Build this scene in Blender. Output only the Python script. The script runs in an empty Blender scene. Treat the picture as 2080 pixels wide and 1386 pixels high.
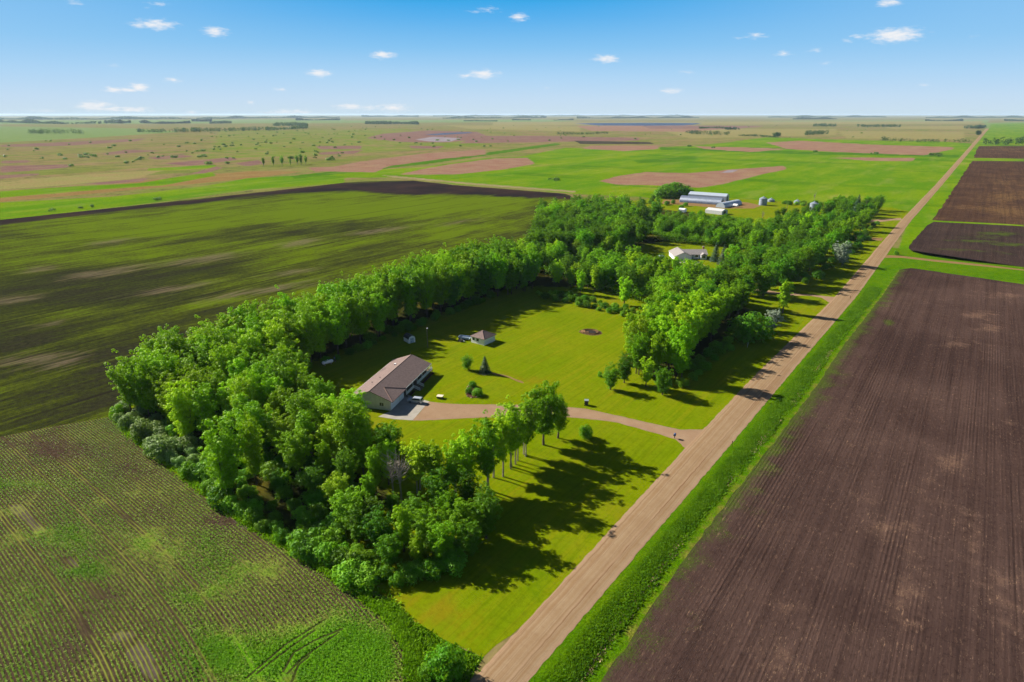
import bpy, math, random
import numpy as np
from math import sin, cos, pi, radians, atan2, hypot, atan
from mathutils import Vector, Matrix
from mathutils.geometry import delaunay_2d_cdt

scene = bpy.context.scene
COL = scene.collection
random.seed(7)
RNG = np.random.default_rng(11)

# ------------------------------------------------------------------ camera geometry (surveyed from the photograph)
PW, PH, FPX, HOR, VX, CAMH = 2080, 1386, 1260.0, 232.0, 2024.0, 80.0
PITCH = atan((PH / 2 - HOR) / FPX)
YAW = atan((VX - PW / 2) / hypot(FPX, PH / 2 - HOR))
SP, CP, SY, CY = sin(PITCH), cos(PITCH), sin(YAW), cos(YAW)

def ray(px, py):
    u, v = (px - PW / 2) / FPX, (py - PH / 2) / FPX
    X, Y, Z = u, CP - v * SP, -SP - v * CP
    return X * CY - Y * SY, X * SY + Y * CY, Z

def G(px, py, z=0.0):
    """survey point: where the line of sight of a photo pixel meets height z"""
    x, y, d = ray(px, py)
    t = (z - CAMH) / d
    return (x * t, y * t)

def proj(x, y, z=0.0):
    X, Y, Z = x * CY + y * SY, -x * SY + y * CY, z - CAMH
    d = np.maximum(Y * CP - Z * SP, 0.5)
    return PW / 2 + FPX * X / d, PH / 2 - FPX * (Z * CP + Y * SP) / d

def lin(c):
    c = c / 255.0
    return c / 12.92 if c <= 0.04045 else ((c + 0.055) / 1.055) ** 2.4

EXPO = 1.16
KEXP = 2 ** EXPO
def A(r, g, b, k=0.46):
    """surface colour from how it looks in full sun"""
    return (lin(r) * k, lin(g) * k, lin(b) * k, 1.0)

# ------------------------------------------------------------------ node helper
class NB:
    def __init__(self, tree):
        self.t = tree; self.L = tree.links
    def n(self, typ, **kw):
        nd = self.t.nodes.new(typ)
        for k, v in kw.items(): setattr(nd, k, v)
        return nd
    def put(self, sock, v):
        if v is None: return
        if hasattr(v, 'is_output'): self.L.new(v, sock)
        else: sock.default_value = v
    def m(self, op, a, b=None, c=None, clamp=False):
        nd = self.n('ShaderNodeMath', operation=op); nd.use_clamp = clamp
        self.put(nd.inputs[0], a); self.put(nd.inputs[1], b); self.put(nd.inputs[2], c)
        return nd.outputs[0]
    def vm(self, op, a, b=None, c=None):
        nd = self.n('ShaderNodeVectorMath', operation=op)
        self.put(nd.inputs[0], a); self.put(nd.inputs[1], b); self.put(nd.inputs[2], c)
        return nd.outputs['Value'] if op in ('LENGTH', 'DISTANCE', 'DOT_PRODUCT') else nd.outputs[0]
    def mix(self, f, a, b, blend='MIX'):
        nd = self.n('ShaderNodeMix', data_type='RGBA', blend_type=blend)
        self.put(nd.inputs[0], f); self.put(nd.inputs[6], a); self.put(nd.inputs[7], b)
        return nd.outputs[2]
    def ss(self, v, lo, hi, a=0.0, b=1.0):
        nd = self.n('ShaderNodeMapRange', interpolation_type='SMOOTHSTEP')
        for i, x in enumerate((v, lo, hi, a, b)): self.put(nd.inputs[i], x)
        return nd.outputs[0]
    def lr(self, v, lo, hi, a=0.0, b=1.0):
        nd = self.n('ShaderNodeMapRange')
        for i, x in enumerate((v, lo, hi, a, b)): self.put(nd.inputs[i], x)
        return nd.outputs[0]
    def noise(self, vec, scale=1.0, detail=4.0, rough=0.55, dist=0.0):
        nd = self.n('ShaderNodeTexNoise')
        self.put(nd.inputs['Vector'], vec); self.put(nd.inputs['Scale'], scale)
        self.put(nd.inputs['Detail'], detail); self.put(nd.inputs['Roughness'], rough); self.put(nd.inputs['Distortion'], dist)
        return nd.outputs[0]
    def pos(self): return self.n('ShaderNodeNewGeometry').outputs['Position']
    def obj(self): return self.n('ShaderNodeTexCoord').outputs['Object']
    def sc(self, v, s): return self.vm('MULTIPLY', v, s)
    def attr(self, name): return self.n('ShaderNodeAttribute', attribute_name=name).outputs['Fac']
    def sep(self, v):
        nd = self.n('ShaderNodeSeparateXYZ'); self.put(nd.inputs[0], v); return nd.outputs
    def bump(self, h, strength=0.5, dist=0.1):
        nd = self.n('ShaderNodeBump'); self.put(nd.inputs['Height'], h)
        nd.inputs['Strength'].default_value = strength; nd.inputs['Distance'].default_value = dist
        return nd.outputs[0]

def mat(name):
    m = bpy.data.materials.new(name); m.use_nodes = True
    m.node_tree.nodes.clear()
    return m, NB(m.node_tree)

def principled(m, nb, color, rough=0.85, spec=0.2, normal=None, metal=0.0, shader=None):
    out = nb.n('ShaderNodeOutputMaterial')
    p = nb.n('ShaderNodeBsdfPrincipled')
    nb.put(p.inputs['Base Color'], color); nb.put(p.inputs['Roughness'], rough)
    nb.put(p.inputs['Specular IOR Level'], spec); nb.put(p.inputs['Metallic'], metal)
    if normal is not None: nb.put(p.inputs['Normal'], normal)
    nb.L.new(p.outputs[0], out.inputs['Surface'])
    return p

def simple(name, col, rough=0.7, spec=0.3, vary=0.12, scale=3.0, metal=0.0, bump=0.0):
    m, nb = mat(name)
    n1 = nb.noise(nb.obj(), scale, 5, 0.6)
    dark = tuple(c * (1 - vary) for c in col[:3]) + (1,)
    light = tuple(min(1, c * (1 + vary)) for c in col[:3]) + (1,)
    c = nb.mix(nb.ss(n1, 0.3, 0.7), dark, light)
    nrm = nb.bump(n1, bump, 0.05) if bump else None
    principled(m, nb, c, rough, spec, nrm, metal)
    return m

# ------------------------------------------------------------------ mesh helpers
def mesh_np(name, V, F):
    """V (n,3) array, F (m,k) array of faces with k corners"""
    me = bpy.data.meshes.new(name)
    V = np.asarray(V, dtype=np.float32); F = np.asarray(F, dtype=np.int32)
    k = F.shape[1]
    me.vertices.add(len(V)); me.vertices.foreach_set('co', V.ravel())
    me.loops.add(F.size); me.loops.foreach_set('vertex_index', F.ravel())
    me.polygons.add(len(F))
    me.polygons.foreach_set('loop_start', np.arange(0, F.size, k, dtype=np.int32))
    me.update(calc_edges=True)
    return me

def add_attr(me, name, vals):
    a = me.attributes.new(name, 'FLOAT', 'POINT')
    a.data.foreach_set('value', np.asarray(vals, dtype=np.float32))

def link(name, me, parent=None, loc=(0, 0, 0), rz=0.0):
    o = bpy.data.objects.new(name, me); COL.objects.link(o)
    o.parent = parent; o.location = loc; o.rotation_euler = (0, 0, rz)
    return o

def empty(name, loc, rz=0.0):
    o = bpy.data.objects.new(name, None); COL.objects.link(o)
    o.location = loc; o.rotation_euler = (0, 0, rz); o.empty_display_size = 0.5
    return o

def tag(o, label=None, cat=None, group=None, kind=None):
    for k, v in (('label', label), ('category', cat), ('group', group), ('kind', kind)):
        if v: o[k] = v
    return o

class MB:
    def __init__(self): self.v = []; self.f = []
    def add(self, vs, fs):
        b = len(self.v); self.v += [tuple(p) for p in vs]; self.f += [tuple(i + b for i in f) for f in fs]
    def box(self, x0, x1, y0, y1, z0, z1):
        self.add([(x0, y0, z0), (x1, y0, z0), (x1, y1, z0), (x0, y1, z0), (x0, y0, z1), (x1, y0, z1), (x1, y1, z1), (x0, y1, z1)],
                 [(0, 3, 2, 1), (4, 5, 6, 7), (0, 1, 5, 4), (1, 2, 6, 5), (2, 3, 7, 6), (3, 0, 4, 7)])
    def prism(self, pts, d):
        """closed outline pts (3d) pushed along vector d"""
        n = len(pts)
        self.add(list(pts) + [tuple(Vector(p) + Vector(d)) for p in pts],
                 [tuple(range(n - 1, -1, -1)), tuple(range(n, 2 * n))] + [(i, (i + 1) % n, n + (i + 1) % n, n + i) for i in range(n)])
    def slab(self, pts, t):
        self.prism([(p[0], p[1], p[2] - t) for p in pts], (0, 0, t))
    def tube(self, pts, rad, seg=6, cap=True):
        pts = [Vector(p) for p in pts]; n = len(pts)
        if not hasattr(rad, '__len__'): rad = [rad] * n
        rings = []
        for i, p in enumerate(pts):
            d = (pts[min(i + 1, n - 1)] - pts[max(i - 1, 0)]).normalized()
            a = d.cross(Vector((0.3, 0.9, 0.2))); a = (a if a.length > 1e-3 else d.cross(Vector((1, 0, 0)))).normalized()
            b = d.cross(a)
            rings.append([p + (a * cos(2 * pi * j / seg) + b * sin(2 * pi * j / seg)) * rad[i] for j in range(seg)])
        vs = [q for r in rings for q in r]
        fs = [(i * seg + j, i * seg + (j + 1) % seg, (i + 1) * seg + (j + 1) % seg, (i + 1) * seg + j) for i in range(n - 1) for j in range(seg)]
        if cap: fs += [tuple(range(seg - 1, -1, -1)), tuple(range((n - 1) * seg, n * seg))]
        self.add(vs, fs)
    def lathe(self, prof, seg=24, c=(0, 0, 0)):
        vs = [(c[0] + r * cos(2 * pi * j / seg), c[1] + r * sin(2 * pi * j / seg), c[2] + z) for r, z in prof for j in range(seg)]
        n = len(prof)
        fs = [(i * seg + j, i * seg + (j + 1) % seg, (i + 1) * seg + (j + 1) % seg, (i + 1) * seg + j) for i in range(n - 1) for j in range(seg)]
        fs += [tuple(range(seg - 1, -1, -1)), tuple(range((n - 1) * seg, n * seg))]
        self.add(vs, fs)
    def blob(self, c, r, seed=0, rough=0.2, nu=10, nv=7):
        rg = random.Random(seed); vs = []; fs = []
        for i in range(nv + 1):
            th = pi * i / nv
            for j in range(nu):
                k = 1 + (rg.random() - .5) * 2 * rough * (0 if i in (0, nv) else 1)
                vs.append((c[0] + r[0] * k * sin(th) * cos(2 * pi * j / nu), c[1] + r[1] * k * sin(th) * sin(2 * pi * j / nu), c[2] + r[2] * k * cos(th)))
        for i in range(nv):
            for j in range(nu):
                fs.append((i * nu + j, (i + 1) * nu + j, (i + 1) * nu + (j + 1) % nu, i * nu + (j + 1) % nu))
        self.add(vs, fs)
    def build(self, name, material, parent=None, loc=(0, 0, 0), rz=0.0, smooth=False):
        me = bpy.data.meshes.new(name); me.from_pydata(self.v, [], self.f); me.update()
        me.materials.append(material)
        if smooth: me.polygons.foreach_set('use_smooth', [True] * len(me.polygons))
        return link(name, me, parent, loc, rz)

# ------------------------------------------------------------------ painting helpers (soft areas on the ground)
def sd_poly(P, poly, ky=1.0):
    """signed distance, positive inside; y scaled by ky"""
    P = np.asarray(P, float) * (1, ky); Q = np.asarray(poly, float) * (1, ky)
    n = len(Q); d = np.full(len(P), 1e18); ins = np.zeros(len(P), bool)
    for i in range(n):
        a, b = Q[i], Q[(i + 1) % n]
        e = b - a; w = P - a
        t = np.clip((w @ e) / max(e @ e, 1e-12), 0, 1)
        d = np.minimum(d, ((w - t[:, None] * e) ** 2).sum(1))
        if a[1] != b[1]:
            c = ((a[1] <= P[:, 1]) != (b[1] <= P[:, 1])) & (P[:, 0] < (b[0] - a[0]) * (P[:, 1] - a[1]) / (b[1] - a[1]) + a[0])
            ins ^= c
    d = np.sqrt(d)
    return np.where(ins, d, -d)

def sd_line(P, pts):
    P = np.asarray(P, float); d = np.full(len(P), 1e18)
    for a, b in zip(pts[:-1], pts[1:]):
        a = np.array(a, float); b = np.array(b, float)
        e = b - a; w = P - a
        t = np.clip((w @ e) / max(e @ e, 1e-12), 0, 1)
        d = np.minimum(d, ((w - t[:, None] * e) ** 2).sum(1))
    return np.sqrt(d)

def gauss(PX, PY, px, py, rx, ry, slope=0.0):
    dx = PX - px; dy = PY - py - slope * dx
    return np.exp(-(dx / rx) ** 2 - (dy / ry) ** 2)

def ragged(poly, step=3.0, amp=0.3, seed=1):
    rg = random.Random(seed); out = []
    n = len(poly)
    for i in range(n):
        a, b = poly[i], poly[(i + 1) % n]
        L = hypot(b[0] - a[0], b[1] - a[1]); k = min(int(max(1, L / step)), 400)
        for j in range(k):
            t = j / k
            out.append((a[0] + (b[0] - a[0]) * t + rg.uniform(-amp, amp), a[1] + (b[1] - a[1]) * t + rg.uniform(-amp, amp)))
    return out

def sheet(name, poly, z, material, grid=0.0, paint=None, label=None, cat=None):
    """flat sheet over a polygon; grid: spacing of inner points that carry the painted weights"""
    pts = [Vector(p) for p in poly]; n = len(pts)
    if grid:
        P = np.array(poly); lo, hi = P.min(0), P.max(0)
        gx, gy = np.meshgrid(np.arange(lo[0], hi[0], grid), np.arange(lo[1], hi[1], grid))
        q = np.stack([gx.ravel(), gy.ravel()], 1) + RNG.uniform(-.2, .2, (gx.size, 2)) * grid
        q = q[sd_poly(q, P) > grid * 0.4]
        pts += [Vector(p) for p in q]
    vs, es, fs, *_ = delaunay_2d_cdt(pts, [], [list(range(n))], 1, 1e-4)
    me = bpy.data.meshes.new(name)
    me.from_pydata([(v.x, v.y, 0) for v in vs], [], fs); me.update()
    # all faces up
    nz = np.zeros(len(me.polygons) * 3); me.polygons.foreach_get('normal', nz)
    if nz[2::3].mean() < 0: me.flip_normals()
    me.materials.append(material)
    if paint:
        xy = np.array([(v.x, v.y) for v in vs]); px, py = proj(xy[:, 0], xy[:, 1])
        for k, w in paint(xy, px, py).items(): add_attr(me, k, w)
    o = link(name, me, None, (0, 0, z)); o['kind'] = 'structure'
    return o

# ------------------------------------------------------------------ camera, sun, sky, air
cam = bpy.data.cameras.new('camera'); co = bpy.data.objects.new('camera', cam); COL.objects.link(co)
cam.sensor_fit = 'HORIZONTAL'; cam.sensor_width = 36.0; cam.lens = 36.0 * FPX / PW
cam.clip_start = 0.5; cam.clip_end = 120000
co.location = (0, 0, CAMH)
co.rotation_euler = (pi / 2 - PITCH, 0, YAW)
scene.camera = co

SUN_EL, SHADOW_AZ = radians(31.5), radians(7.0)          # shadows run towards +X, slightly +Y
sd = Vector((-cos(SHADOW_AZ) * cos(SUN_EL), -sin(SHADOW_AZ) * cos(SUN_EL), sin(SUN_EL)))
sun = bpy.data.lights.new('sun', 'SUN'); sun.energy = 5.0; sun.angle = radians(0.53); sun.color = (1.0, 0.93, 0.80)
so = bpy.data.objects.new('sun', sun); COL.objects.link(so)
so.rotation_euler = sd.to_track_quat('Z', 'Y').to_euler(); so.location = (-300, 0, 400)

CLOUDS = [(318, 50, 34, 11, 1), (283, 51, 24, 6, .8), (342, 50, 24, 7, .7), (437, 64, 24, 10, 1), (778, 112, 23, 8, 1), (648, 149, 23, 8, 1), (982, 151, 28, 9, 1), (950, 154, 22, 5, .75),
 (232, 183, 22, 6, .9), (282, 178, 21, 9, 1), (262, 183, 30, 5, .9), (352, 163, 19, 6, .7), (570, 182, 15, 4, .7), (192, 216, 34, 10, 1), (225, 221, 30, 6, .8), (272, 223, 34, 7, .9), (95, 225, 34, 4, .55),
 (510, 208, 10, 4, .6), (590, 228, 50, 6, .75), (712, 217, 32, 6, .9), (800, 219, 30, 9, .85), (755, 219, 30, 5, .7), (388, 229, 14, 4, .7), (1054, 35, 18, 9, .9), (992, 20, 22, 8, .55), (965, 25, 20, 4, .45),
 (1232, 120, 25, 8, 1), (1535, 73, 22, 6, .7), (1495, 78, 12, 3, .5), (1592, 109, 17, 5, .75), (1655, 102, 20, 5, .5), (1680, 129, 26, 5, .4), (1720, 84, 16, 5, .5), (1742, 75, 20, 6, .65), (1818, 72, 50, 14, 1.15), (1850, 72, 26, 9, .9),
 (1806, 6, 24, 8, 1), (1980, 74, 16, 4, .45), (1362, 185, 22, 6, .85), (1397, 147, 22, 4, .5), (1878, 174, 18, 4, .55), (320, 8, 24, 5, .6), (155, 5, 20, 6, .6), (298, 18, 10, 4, .4), (222, 133, 30, 4, .4), (18, 234, 44, 4, .7), (1110, 179, 20, 4, .35)]

w = bpy.data.worlds.new('World'); scene.world = w; w.use_nodes = True
nb = NB(w.node_tree); w.node_tree.nodes.clear()
sky = nb.n('ShaderNodeTexSky', sky_type='NISHITA')
sky.sun_disc = False; sky.sun_elevation = SUN_EL; sky.sun_rotation = atan2(sd.x, sd.y) % (2 * pi)
sky.altitude = 300; sky.air_density = 0.6; sky.dust_density = 0.3; sky.ozone_density = 2.0
dirv = nb.n('ShaderNodeTexCoord').outputs['Generated']
dx, dy, dz = nb.sep(dirv)
el = nb.m('MULTIPLY', nb.m('ARCSINE', dz), 180 / pi)
az = nb.m('MULTIPLY', nb.m('ARCTAN2', dx, dy), 180 / pi)
ramp = nb.n('ShaderNodeValToRGB'); nb.put(ramp.inputs[0], nb.lr(el, -1.0, 11.0))
SKYC = [(-1.0, 200, 220, 236), (0.3, 202, 223, 239), (1.2, 196, 221, 243), (3.0, 174, 213, 245), (5.2, 134, 196, 242), (7.4, 92, 178, 238), (8.8, 58, 168, 234), (10.6, 44, 158, 230)]
els = ramp.color_ramp.elements
while len(els) < len(SKYC): els.new(0.5)
for e, (h, r, g, b) in zip(els, SKYC):
    e.position = (h + 1) / 12; e.color = (lin(r) / KEXP, lin(g) / KEXP, lin(b) / KEXP, 1)
# paler towards the sun's side (left) and the far right, deepest in the middle
off = nb.m('ABSOLUTE', nb.m('ADD', az, math.degrees(YAW) + 2))
pale = nb.m('MULTIPLY', nb.ss(off, 2.0, 46.0), nb.ss(el, 0.5, 9.0, 0.0, 0.55))
low = nb.mix(pale, ramp.outputs[0], (lin(168) / KEXP, lin(210) / KEXP, lin(244) / KEXP, 1))
# small fair-weather clouds
ae = nb.n('ShaderNodeCombineXYZ'); nb.put(ae.inputs[0], az); nb.put(ae.inputs[1], el); ae = ae.outputs[0]
acc = None
for (px, py, rx, ry, s) in CLOUDS:
    a0 = ray(px, py); b0 = ray(px + rx, py); c0 = ray(px, py + ry)
    azf = lambda q: math.degrees(atan2(q[0], q[1])); elf = lambda q: math.degrees(atan2(q[2], hypot(q[0], q[1])))
    sx = 1 / max(abs(azf(b0) - azf(a0)), .05); sy = 1 / max(abs(elf(c0) - elf(a0)), .02)
    q = nb.vm('MULTIPLY_ADD', ae, (sx, sy, 0), (-azf(a0) * sx, -elf(a0) * sy, 0))
    k = nb.lr(nb.vm('LENGTH', q), 0.0, 1.7, s, 0.0)
    acc = k if acc is None else nb.m('MAXIMUM', acc, k)
cn = nb.noise(nb.sc(ae, (1.6, 5.0, 1)), 1.0, 6, 0.62)
cm = nb.m('MULTIPLY', nb.ss(nb.m('ADD', acc, nb.lr(cn, 0.25, 0.75, -.34, .34)), 0.18, 1.1), 0.92)
low = nb.mix(cm, low, (lin(250) / KEXP * .98, lin(248) / KEXP * .98, lin(248) / KEXP * .98, 1))
bg1 = nb.n('ShaderNodeBackground'); nb.put(bg1.inputs[0], sky.outputs[0]); bg1.inputs[1].default_value = 0.05
bg2 = nb.n('ShaderNodeBackground'); nb.put(bg2.inputs[0], low); bg2.inputs[1].default_value = 1.0
mx = nb.n('ShaderNodeMixShader'); nb.put(mx.inputs[0], nb.ss(el, 9.6, 16.0)); nb.L.new(bg2.outputs[0], mx.inputs[1]); nb.L.new(bg1.outputs[0], mx.inputs[2])
wo = nb.n('ShaderNodeOutputWorld'); nb.L.new(mx.outputs[0], wo.inputs['Surface'])
w.cycles.sampling_method = 'MANUAL'; w.cycles.sample_map_resolution = 512

hz, nb = mat('air')
out = nb.n('ShaderNodeOutputMaterial'); pv = nb.n('ShaderNodeVolumePrincipled')
pv.inputs['Color'].default_value = (0.58, 0.76, 1.0, 1); pv.inputs['Density'].default_value = 2.7e-5; pv.inputs['Anisotropy'].default_value = 0.1
nb.L.new(pv.outputs[0], out.inputs['Volume'])
mb = MB(); mb.box(-60000, 60000, -60000, 60000, -1.2, 88)
hzo = mb.build('haze', hz); tag(hzo, 'pale blue summer haze over the whole plain', 'haze', kind='stuff')

vs_ = scene.view_settings
vs_.view_transform = 'Standard'; vs_.look = 'None'; vs_.gamma = 1.0; vs_.exposure = EXPO; vs_.use_curve_mapping = False
scene.cycles.max_bounces = 6; scene.cycles.diffuse_bounces = 2; scene.cycles.transmission_bounces = 3; scene.cycles.volume_bounces = 1
scene.cycles.use_denoising = True; scene.cycles.denoising_prefilter = 'ACCURATE'
# ================================================================== GROUND MATERIALS
def ground_material():
    m, nb = mat('prairie')
    P = nb.pos()
    big = nb.noise(P, 0.0045, 6, 0.6); mid = nb.noise(P, 0.03, 6, 0.62); fine = nb.noise(P, 0.35, 5, 0.65)
    strk = nb.noise(nb.sc(P, (0.045, 0.009, 1)), 1.0, 5, 0.6)
    base = nb.mix(nb.ss(big, .35, .65), A(172, 164, 96), A(142, 156, 62))
    base = nb.mix(nb.ss(nb.noise(nb.sc(P, (.012, .004, 1)), 1.0, 6, .65), .42, .62, 0, .75), base, A(186, 150, 116))
    base = nb.mix(nb.ss(mid, .45, .66, 0, .6), base, A(126, 128, 76))
    edge = nb.m('SUBTRACT', nb.m('ADD', nb.m('MULTIPLY', mid, .65), nb.m('MULTIPLY', strk, .35)), .5)
    def layer(c, name, ca, cb, k=.9, soft=.14):
        mk = nb.ss(nb.m('ADD', nb.attr(name), nb.m('MULTIPLY', edge, k)), .5 - soft, .5 + soft)
        return nb.mix(mk, c, nb.mix(nb.ss(mid, .35, .65), ca, cb))
    c = base
    c = layer(c, 'softgreen', A(140, 172, 92), A(158, 182, 110))
    c = layer(c, 'tan', A(190, 168, 112), A(178, 176, 104))
    c = layer(c, 'ochre', A(176, 138, 84), A(184, 150, 96), .9)
    lm = nb.noise(nb.sc(P, (.014, .005, 1)), 1.0, 7, .68)
    lm2 = nb.noise(nb.sc(P, (.003, .011, 1)), 1.0, 6, .66)
    lc = nb.mix(nb.ss(lm, .38, .62), A(112, 166, 2), A(146, 180, 10))
    lc = nb.mix(nb.ss(lm2, .52, .68, 0, .8), lc, A(86, 142, 6))
    lc = nb.mix(nb.ss(lm, .58, .72, 0, .7), lc, A(186, 182, 84))
    c = layer(c, 'lime', lc, lc, .8)
    c = layer(c, 'deepgreen', A(86, 140, 12), A(98, 152, 16), .7)
    c = layer(c, 'pink', A(186, 136, 118), A(194, 154, 130), .85)
    c = layer(c, 'purple', A(160, 116, 116), A(174, 136, 122), .8)
    c = layer(c, 'salt', A(204, 192, 204), A(178, 160, 172), .9, .25)
    c = layer(c, 'darksoil', A(74, 66, 66), A(92, 78, 72), .6)
    c = layer(c, 'path', A(196, 178, 138), A(180, 168, 110), .5)
    c = nb.mix(nb.ss(fine, .35, .65, 0, .5), c, nb.mix(.55, c, A(60, 84, 24)))
    c = nb.mix(nb.ss(strk, .5, .7, 0, .4), c, nb.mix(.5, c, A(205, 190, 120)))
    scrub = nb.m('MULTIPLY', nb.ss(nb.noise(P, .06, 5, .8), .56, .64), nb.ss(big, .40, .58))
    c = nb.mix(nb.m('MULTIPLY', scrub, nb.m('MULTIPLY', .75, nb.ss(nb.attr('lime'), .3, .6, 1, 0))), c, A(84, 92, 58))
    principled(m, nb, c, .95, .0, nb.bump(fine, .5, .5))
    return m

def crop_material():
    m, nb = mat('young_crop')
    P = nb.pos()
    s1 = nb.noise(nb.sc(P, (.07, .0105, 1)), 1.0, 7, .66)
    s2 = nb.noise(nb.sc(P, (.45, .05, 1)), 1.0, 6, .65)
    blot = nb.noise(P, .018, 5, .6)
    leaf = nb.noise(P, 2.6, 3, .7); leaf2 = nb.noise(P, .55, 4, .7)
    g = nb.m('ADD', nb.attr('green'), nb.m('ADD', nb.lr(s1, .30, .70, -.36, .36), nb.lr(s2, .32, .68, -.2, .2)))
    g = nb.m('ADD', g, nb.lr(blot, .3, .7, -.2, .2))
    s3 = nb.noise(nb.sc(P, (.95, .018, 1)), 1.0, 4, .75)
    g = nb.m('ADD', g, nb.m('ADD', nb.lr(s3, .35, .65, -.2, .2), nb.lr(leaf2, .35, .65, -.14, .14)))
    soil = nb.mix(nb.ss(leaf2, .3, .7), A(60, 62, 44, .30), A(88, 84, 62, .30))
    c = nb.mix(nb.ss(g, .02, .38), soil, nb.mix(nb.ss(leaf, .35, .65), A(76, 84, 36, .30), A(94, 102, 46, .30)))
    c = nb.mix(nb.ss(g, .32, .62), c, nb.mix(nb.ss(leaf, .35, .65), A(98, 112, 34, .32), A(116, 126, 44, .32)))
    c = nb.mix(nb.ss(g, .58, .95), c, A(130, 156, 22, .36))
    p = nb.ss(nb.m('ADD', nb.attr('pale'), nb.m('ADD', nb.lr(s1, .3, .7, -.3, .3), nb.lr(s2, .32, .68, -.34, .34))), .30, .85, 0, .7)
    c = nb.mix(p, c, nb.mix(nb.ss(leaf2, .3, .7), A(164, 142, 120, .38), A(136, 126, 96, .34)))
    d = nb.ss(nb.m('ADD', nb.attr('soil'), nb.lr(s1, .3, .7, -.4, .4)), .35, .7)
    c = nb.mix(d, c, nb.mix(nb.ss(blot, .35, .65), A(62, 54, 58, .30), A(92, 72, 66, .30)))
    # sprayer tracks along the field
    x, y, z = nb.sep(P)
    wob = nb.m('ADD', x, nb.lr(nb.noise(nb.sc(P, (0, .008, 1)), 1.0, 2), 0, 1, -3, 3))
    tr = nb.m('ABSOLUTE', nb.m('SUBTRACT', nb.m('FRACT', nb.m('DIVIDE', wob, 27.0)), .5))
    tk = nb.m('MULTIPLY', nb.ss(tr, .012, .03, 1, 0), nb.ss(nb.noise(nb.sc(P, (.03, .006, 1)), 1.0, 3), .45, .6, 0, .8))
    c = nb.mix(tk, c, A(58, 52, 46, .30))
    c = nb.mix(nb.ss(leaf, .55, .8, 0, .30), c, A(140, 150, 80, .30))
    principled(m, nb, c, .95, .0, nb.bump(nb.m('ADD', leaf, nb.m('MULTIPLY', s2, .6)), .55, .3))
    return m

def row_material():
    m, nb = mat('row_crop_soil')
    P = nb.pos()
    rd = nb.attr('rowd'); cov = nb.attr('cover')
    n1 = nb.noise(P, 1.1, 5, .7); n2 = nb.noise(P, .09, 5, .62); n3 = nb.noise(P, 4.5, 3, .7)
    soil = nb.mix(nb.ss(n1, .3, .7), A(72, 58, 48), A(112, 92, 76))
    soil = nb.mix(nb.ss(n3, .62, .8, 0, .5), soil, A(150, 130, 110))
    purp = nb.mix(nb.ss(n1, .3, .7), A(96, 80, 78), A(130, 112, 104))
    soil = nb.mix(nb.ss(nb.m('ADD', nb.attr('bare'), nb.lr(n2, .3, .7, -.25, .25)), .4, .65), soil, purp)
    fr = nb.m('ABSOLUTE', nb.m('SUBTRACT', nb.m('FRACT', nb.m('ADD', rd, nb.lr(n2, 0, 1, -.5, .5))), .5))
    row = nb.ss(fr, .08, .32, 1, 0)
    cv = nb.m('ADD', cov, nb.lr(n2, .3, .7, -.32, .32))
    thick = nb.ss(nb.m('ADD', cv, nb.m('SUBTRACT', n1, .5)), .55, 1.0)
    mk = nb.m('MAXIMUM', nb.m('MULTIPLY', row, nb.ss(nb.m('ADD', cv, nb.m('SUBTRACT', n3, .5)), .12, .5, 0, .85)), thick)
    gr = nb.mix(nb.ss(n2, .35, .65), A(124, 148, 36, .55), A(158, 168, 72, .55))
    gr = nb.mix(nb.ss(cv, .7, 1.05), gr, A(100, 160, 18, .56))
    gr = nb.mix(nb.ss(n3, .5, .75, 0, .5), gr, A(160, 176, 90))
    c = nb.mix(mk, soil, gr)
    h = nb.m('ADD', nb.m('MULTIPLY', mk, .8), nb.m('ADD', n3, nb.m('MULTIPLY', row, .6)))
    principled(m, nb, c, .95, .0, nb.bump(h, .5, .16))
    return m

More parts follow.
